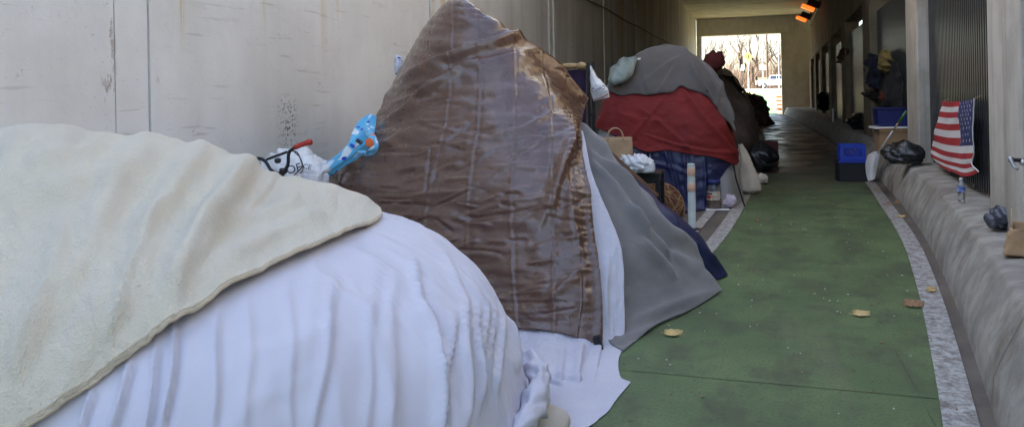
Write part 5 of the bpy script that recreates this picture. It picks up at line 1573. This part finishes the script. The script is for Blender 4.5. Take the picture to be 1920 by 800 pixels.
# ------------------------------------------------------------------ leaves and litter on the path
def leaf(p, L, rz, material, label, curl=.5, seed=0):
    n, m = 13, 7
    r_ = np.random.default_rng(seed)
    P = np.zeros((n, m, 3))
    for i, s_ in enumerate(np.linspace(0, 1, n)):
        w_ = .52 * L * math.sin(math.pi * s_ ** .75) ** 1.25 * (1 + .18 * math.sin(s_ * 11 + seed * 2)) + .001
        for j, t_ in enumerate(np.linspace(-1, 1, m)):
            x, y = (s_ - .5) * L, t_ * w_ * .5
            z = .004 + t_ * .10 * L * curl + .05 * L * curl + curl * L * (.10 * t_ * t_ + .10 * (s_ - .5) ** 2 + .03 * r_.uniform(-1, 1))
            P[i, j] = (p[0] + x * math.cos(rz) - y * math.sin(rz), p[1] + x * math.sin(rz) + y * math.cos(rz), p[2] + z + .004)
    o = grid_mesh('dry_leaf', P, material, None, loc=p, thick=.0015)
    st_ = MB().tube([P[0, 3], P[0, 3] + (P[0, 3] - P[2, 3]) * 1.2 + np.array([0, 0, .004])], .0016, 4).build('stalk', material, o)
    tag(o, label, 'leaf', 'dry leaves on the path')
leaf(G(1263, 630), .115, R(15), M['leaf'], 'pale curled leaf nearest the grey blanket', 1.0, 1)
leaf(G(1615, 593), .11, R(0), M['leaf'], 'pale curled leaf in the middle of the green path', 1.0, 2)
leaf(G(1713, 576), .13, R(-8), M['leaf2'], 'red-brown leaf beside the white edge line', 1.2, 3)
leaf(G(1747, 547), .10, R(40), M['leaf'], 'yellow leaf lying on the white edge line', 1.0, 4)
leaf(G(1690, 408), .10, R(20), M['leaf'], 'small yellow leaf on the edge line farther off', .8, 5)
leaf(G(1420, 415), .08, R(70), M['leaf2'], 'small brown leaf on the left part of the far path', .8, 6)
tw_ = MB()
for k in range(14):
    p = G(1672 + random.gauss(0, 10), 381 + random.gauss(0, 3)); a = random.uniform(-1, 1)
    tw_.tube([p + (0, 0, .01), p + (.14 * math.cos(a), .14 * math.sin(a), .02 + random.uniform(0, .02))], .004, 4)
tag(tw_.build('twig_litter', M['leaf2']), 'small heap of brown twigs by the kerb', 'litter', kind='stuff')
lit = MB()
for k in range(260):
    y = random.uniform(3.5, 14); x = random.uniform(float(xl(y)), float(xb(y)) - .01)
    s_ = random.uniform(.003, .010)
    lit.box((x, y, .006), (s_, s_ * random.uniform(.5, 1.8), .004), random.uniform(0, 3), mi=0 if random.random() < .5 else 1)
tag(lit.build('litter', [mat('pale_crumbs', (.55, .52, .47), .8), M['leaf2']]), 'tiny pale and brown crumbs scattered over the path', 'litter', kind='stuff')

# ------------------------------------------------------------------ daylight beyond the far opening
Yt = 119.0
def bare_tree(name, x, y, h, label, seed, spread=.55):
    r_ = random.Random(seed)
    z0 = outside_z(y)
    t = thing(name, (x, y, z0), label, 'tree', 'bare trees beyond the opening')
    tr_, br_ = MB(), MB()
    def grow(p, d, L, rad, lev):
        pts, rr = [p], [rad]
        q = p.copy(); dd = d.copy()
        k_n = 4
        for i in range(k_n):
            dd = (dd + Vector((r_.gauss(0, .13), r_.gauss(0, .13), r_.gauss(0.02, .08)))).normalized()
            q = q + dd * L / k_n
            pts.append(q.copy()); rr.append(rad * (1 - .45 * (i + 1) / k_n))
        (tr_ if lev < 1 else br_).tube([tuple(v) for v in pts], rr, 5 if lev < 2 else 3, caps=False)
        if lev >= 5: return
        nb_ = 3 if lev < 3 else 2
        for i in range(nb_ + (lev == 0)):
            f = r_.uniform(.45, 1) if i else 1
            k0 = min(k_n, max(1, int(f * k_n)))
            nd = (dd + Vector((r_.gauss(0, spread), r_.gauss(0, spread), r_.gauss(.22, .3)))).normalized()
            grow(pts[k0], nd, L * r_.uniform(.62, .82), rr[k0] * .72, lev + 1)
    grow(Vector((x, y, z0 - .1)), Vector((r_.gauss(0, .05), 0, 1)), h * .42, h * .026, 0)
    tr_.build('trunk', M['bark'], t); br_.build('crown', M['twig'], t)
tl = [(1388, 150, 15, 'large bare tree in the middle of the opening'), (1352, 165, 14, 'bare tree left behind the sign pole'), (1425, 160, 15, 'bare tree right of the yellow sign'),
      (1462, 148, 16, 'bare tree at the right edge of the opening'), (1322, 175, 15, 'bare tree at the left edge of the opening'), (1445, 190, 14, 'distant bare tree behind the white pickup'),
      (1405, 200, 14, 'distant bare tree behind the yellow sign'), (1370, 195, 13, 'distant bare tree between the two left trees')]
for k, (px_, Y, h, lab) in enumerate(tl):
    bare_tree('bare_tree', at(px_, 150, Y)[0], Y, h, lab, 400 + k)
sc_ = MB(); r_ = random.Random(5)
for k in range(2600):                        # leafless thicket along the far side of the street
    x = r_.uniform(-32, 24); y = r_.uniform(135, 185); z = outside_z(y); hh = r_.uniform(2, 6.5)
    a = Vector((x, y, z)); b_ = a + Vector((r_.gauss(0, .8), r_.gauss(0, .5), hh * .6)); c_ = b_ + Vector((r_.gauss(0, .9), r_.gauss(0, .5), hh * .4))
    sc_.tube([a, b_, c_], [.05, .035, .015], 3, caps=False)
tag(sc_.build('thicket', mat('thicket_bark', (.17, .115, .08), .9)), 'brown leafless thicket beyond the street', 'thicket', kind='stuff')

# white pickup parked across the view
tk0 = at(1417, 160, Yt)[0]
tz0 = outside_z(Yt) + .025
tk = thing('pickup_truck', (tk0 + 2.9, Yt, tz0), 'white pickup truck standing on the street beyond the opening', 'truck')
m_wp = mat('white_car_paint', (.70, .72, .76), .3, coat=.5)
m_cg = mat('car_glass', (.05, .08, .12), .1)
def side_body(prof, y0, y1, name, material, inset=0):
    o = MB(); n = len(prof)
    vs = [(tk0 + x, Yt + y0, tz0 + z) for x, z in prof] + [(tk0 + x, Yt + y1, tz0 + z) for x, z in prof]
    o.add(vs, [tuple(range(n)), tuple(range(2 * n - 1, n - 1, -1))] + [(i, n + i, n + (i + 1) % n, (i + 1) % n) for i in range(n)])
    return o.build(name, material, tk, bevel=.05)
side_body([(0, .55), (0, 1.22), (1.75, 1.24), (1.8, 1.3), (4.3, 1.28), (5.6, 1.18), (5.85, .95), (5.85, .5), (5.3, .42), (.5, .42)], -.98, .98, 'body', m_wp)
side_body([(1.80, 1.29), (2.0, 1.88), (3.2, 1.93), (3.75, 1.85), (4.5, 1.28)], -.85, .85, 'cab', m_wp)
for x0, x1, x2, x3 in ((1.98, 2.10, 2.85, 2.85), (2.95, 2.95, 3.62, 4.25)):
    o = MB(); o.add([(tk0 + x0, Yt - .865, tz0 + 1.33), (tk0 + x3, Yt - .865, tz0 + 1.33), (tk0 + x2, Yt - .865, tz0 + 1.80), (tk0 + x1, Yt - .865, tz0 + 1.80)], [(0, 1, 2, 3)])
    o.build('window', m_cg, tk)
for x in (1.15, 4.75):
    for sy in (-1, 1):
        o = MB(); cc = np.array([tk0 + x, Yt + sy * .86, tz0 + .40])
        o.tube([cc + (0, -.13, 0), cc + (0, .13, 0)], .40, 20)
        w_ = o.build('wheel', M['blackpl'], tk)
        MB().tube([cc + (0, -.14, 0), cc + (0, .14, 0)], .24, 14).build('rim', M['dullsteel'], w_)
MB().box((tk0 - .01, Yt - .85, tz0 + 1.0), (.06, .2, .36)).build('tail_light', mat('tail_red', (.5, .03, .03), .4), tk)
MB().box((tk0 + 1.0, Yt, tz0 + 1.42), (1.3, 1.2, .38)).build('bed_load', mat('orange_load', (.62, .22, .12), .7), tk, bevel=.05)

def sign_pole(px_, Y, top, label, mat_pole, rad=.06):
    p = at(px_, 160, Y); z0 = outside_z(Y)
    t = thing('sign_pole', (p[0], Y, z0), label, 'pole')
    MB().tube([(p[0], Y, z0 - .1), (p[0], Y, top)], rad, 8).build('pole', mat_pole, t)
    return t, p[0]
m_pl = mat('galvanised', (.45, .44, .40), .6)
t, x = sign_pole(1404, 100, 12, 'tall pole with a yellow diamond sign', m_pl, .09)
z = at(1404, 107, 100)[2]
MB().box((x, 99.86, z), (.85, .03, .85), ry=R(45)).build('diamond_sign', mat('sign_yellow', (.62, .55, .16), .6), t)
MB().box((x - .02, 99.83, z), (.10, .02, .42)).build('sign_mark', M['black'], t)
MB().box((x - .65, 99.9, at(1397, 127, 100)[2]), (.62, .03, .7)).build('white_sign', M['foam'], t)
t, x = sign_pole(1431, 104, 14, 'pale pole with a small white sign above the pickup', m_pl, .07)
MB().box((x, 103.88, at(1431, 127, 104)[2]), (.75, .03, .65)).build('white_sign', M['foam'], t)
t, x = sign_pole(1439, 128, 16, 'brown wooden utility pole behind the pickup', M['bark'], .16)
t, x = sign_pole(1461, 112, 9, 'thin lamp pole right of the pickup', m_pl, .05)
# orange and white panel just outside
p = at(1461, 200, 63.0)
z0 = outside_z(63)
t = thing('warning_panel', (p[0], 63, z0), 'orange and white warning panel standing just outside the opening', 'panel')
m_o, m_w2 = mat('panel_orange', (.70, .16, .07), .6), mat('panel_white', (.7, .68, .64), .6)
for i in range(7):
    MB().box((p[0], 63, z0 + .12 + i * .15), (.42, .04, .146)).build('stripe', m_o if i % 2 == 0 else m_w2, t)
MB().box((p[0], 63.05, z0 + .04), (.55, .3, .07)).build('foot', M['blackpl'], t)
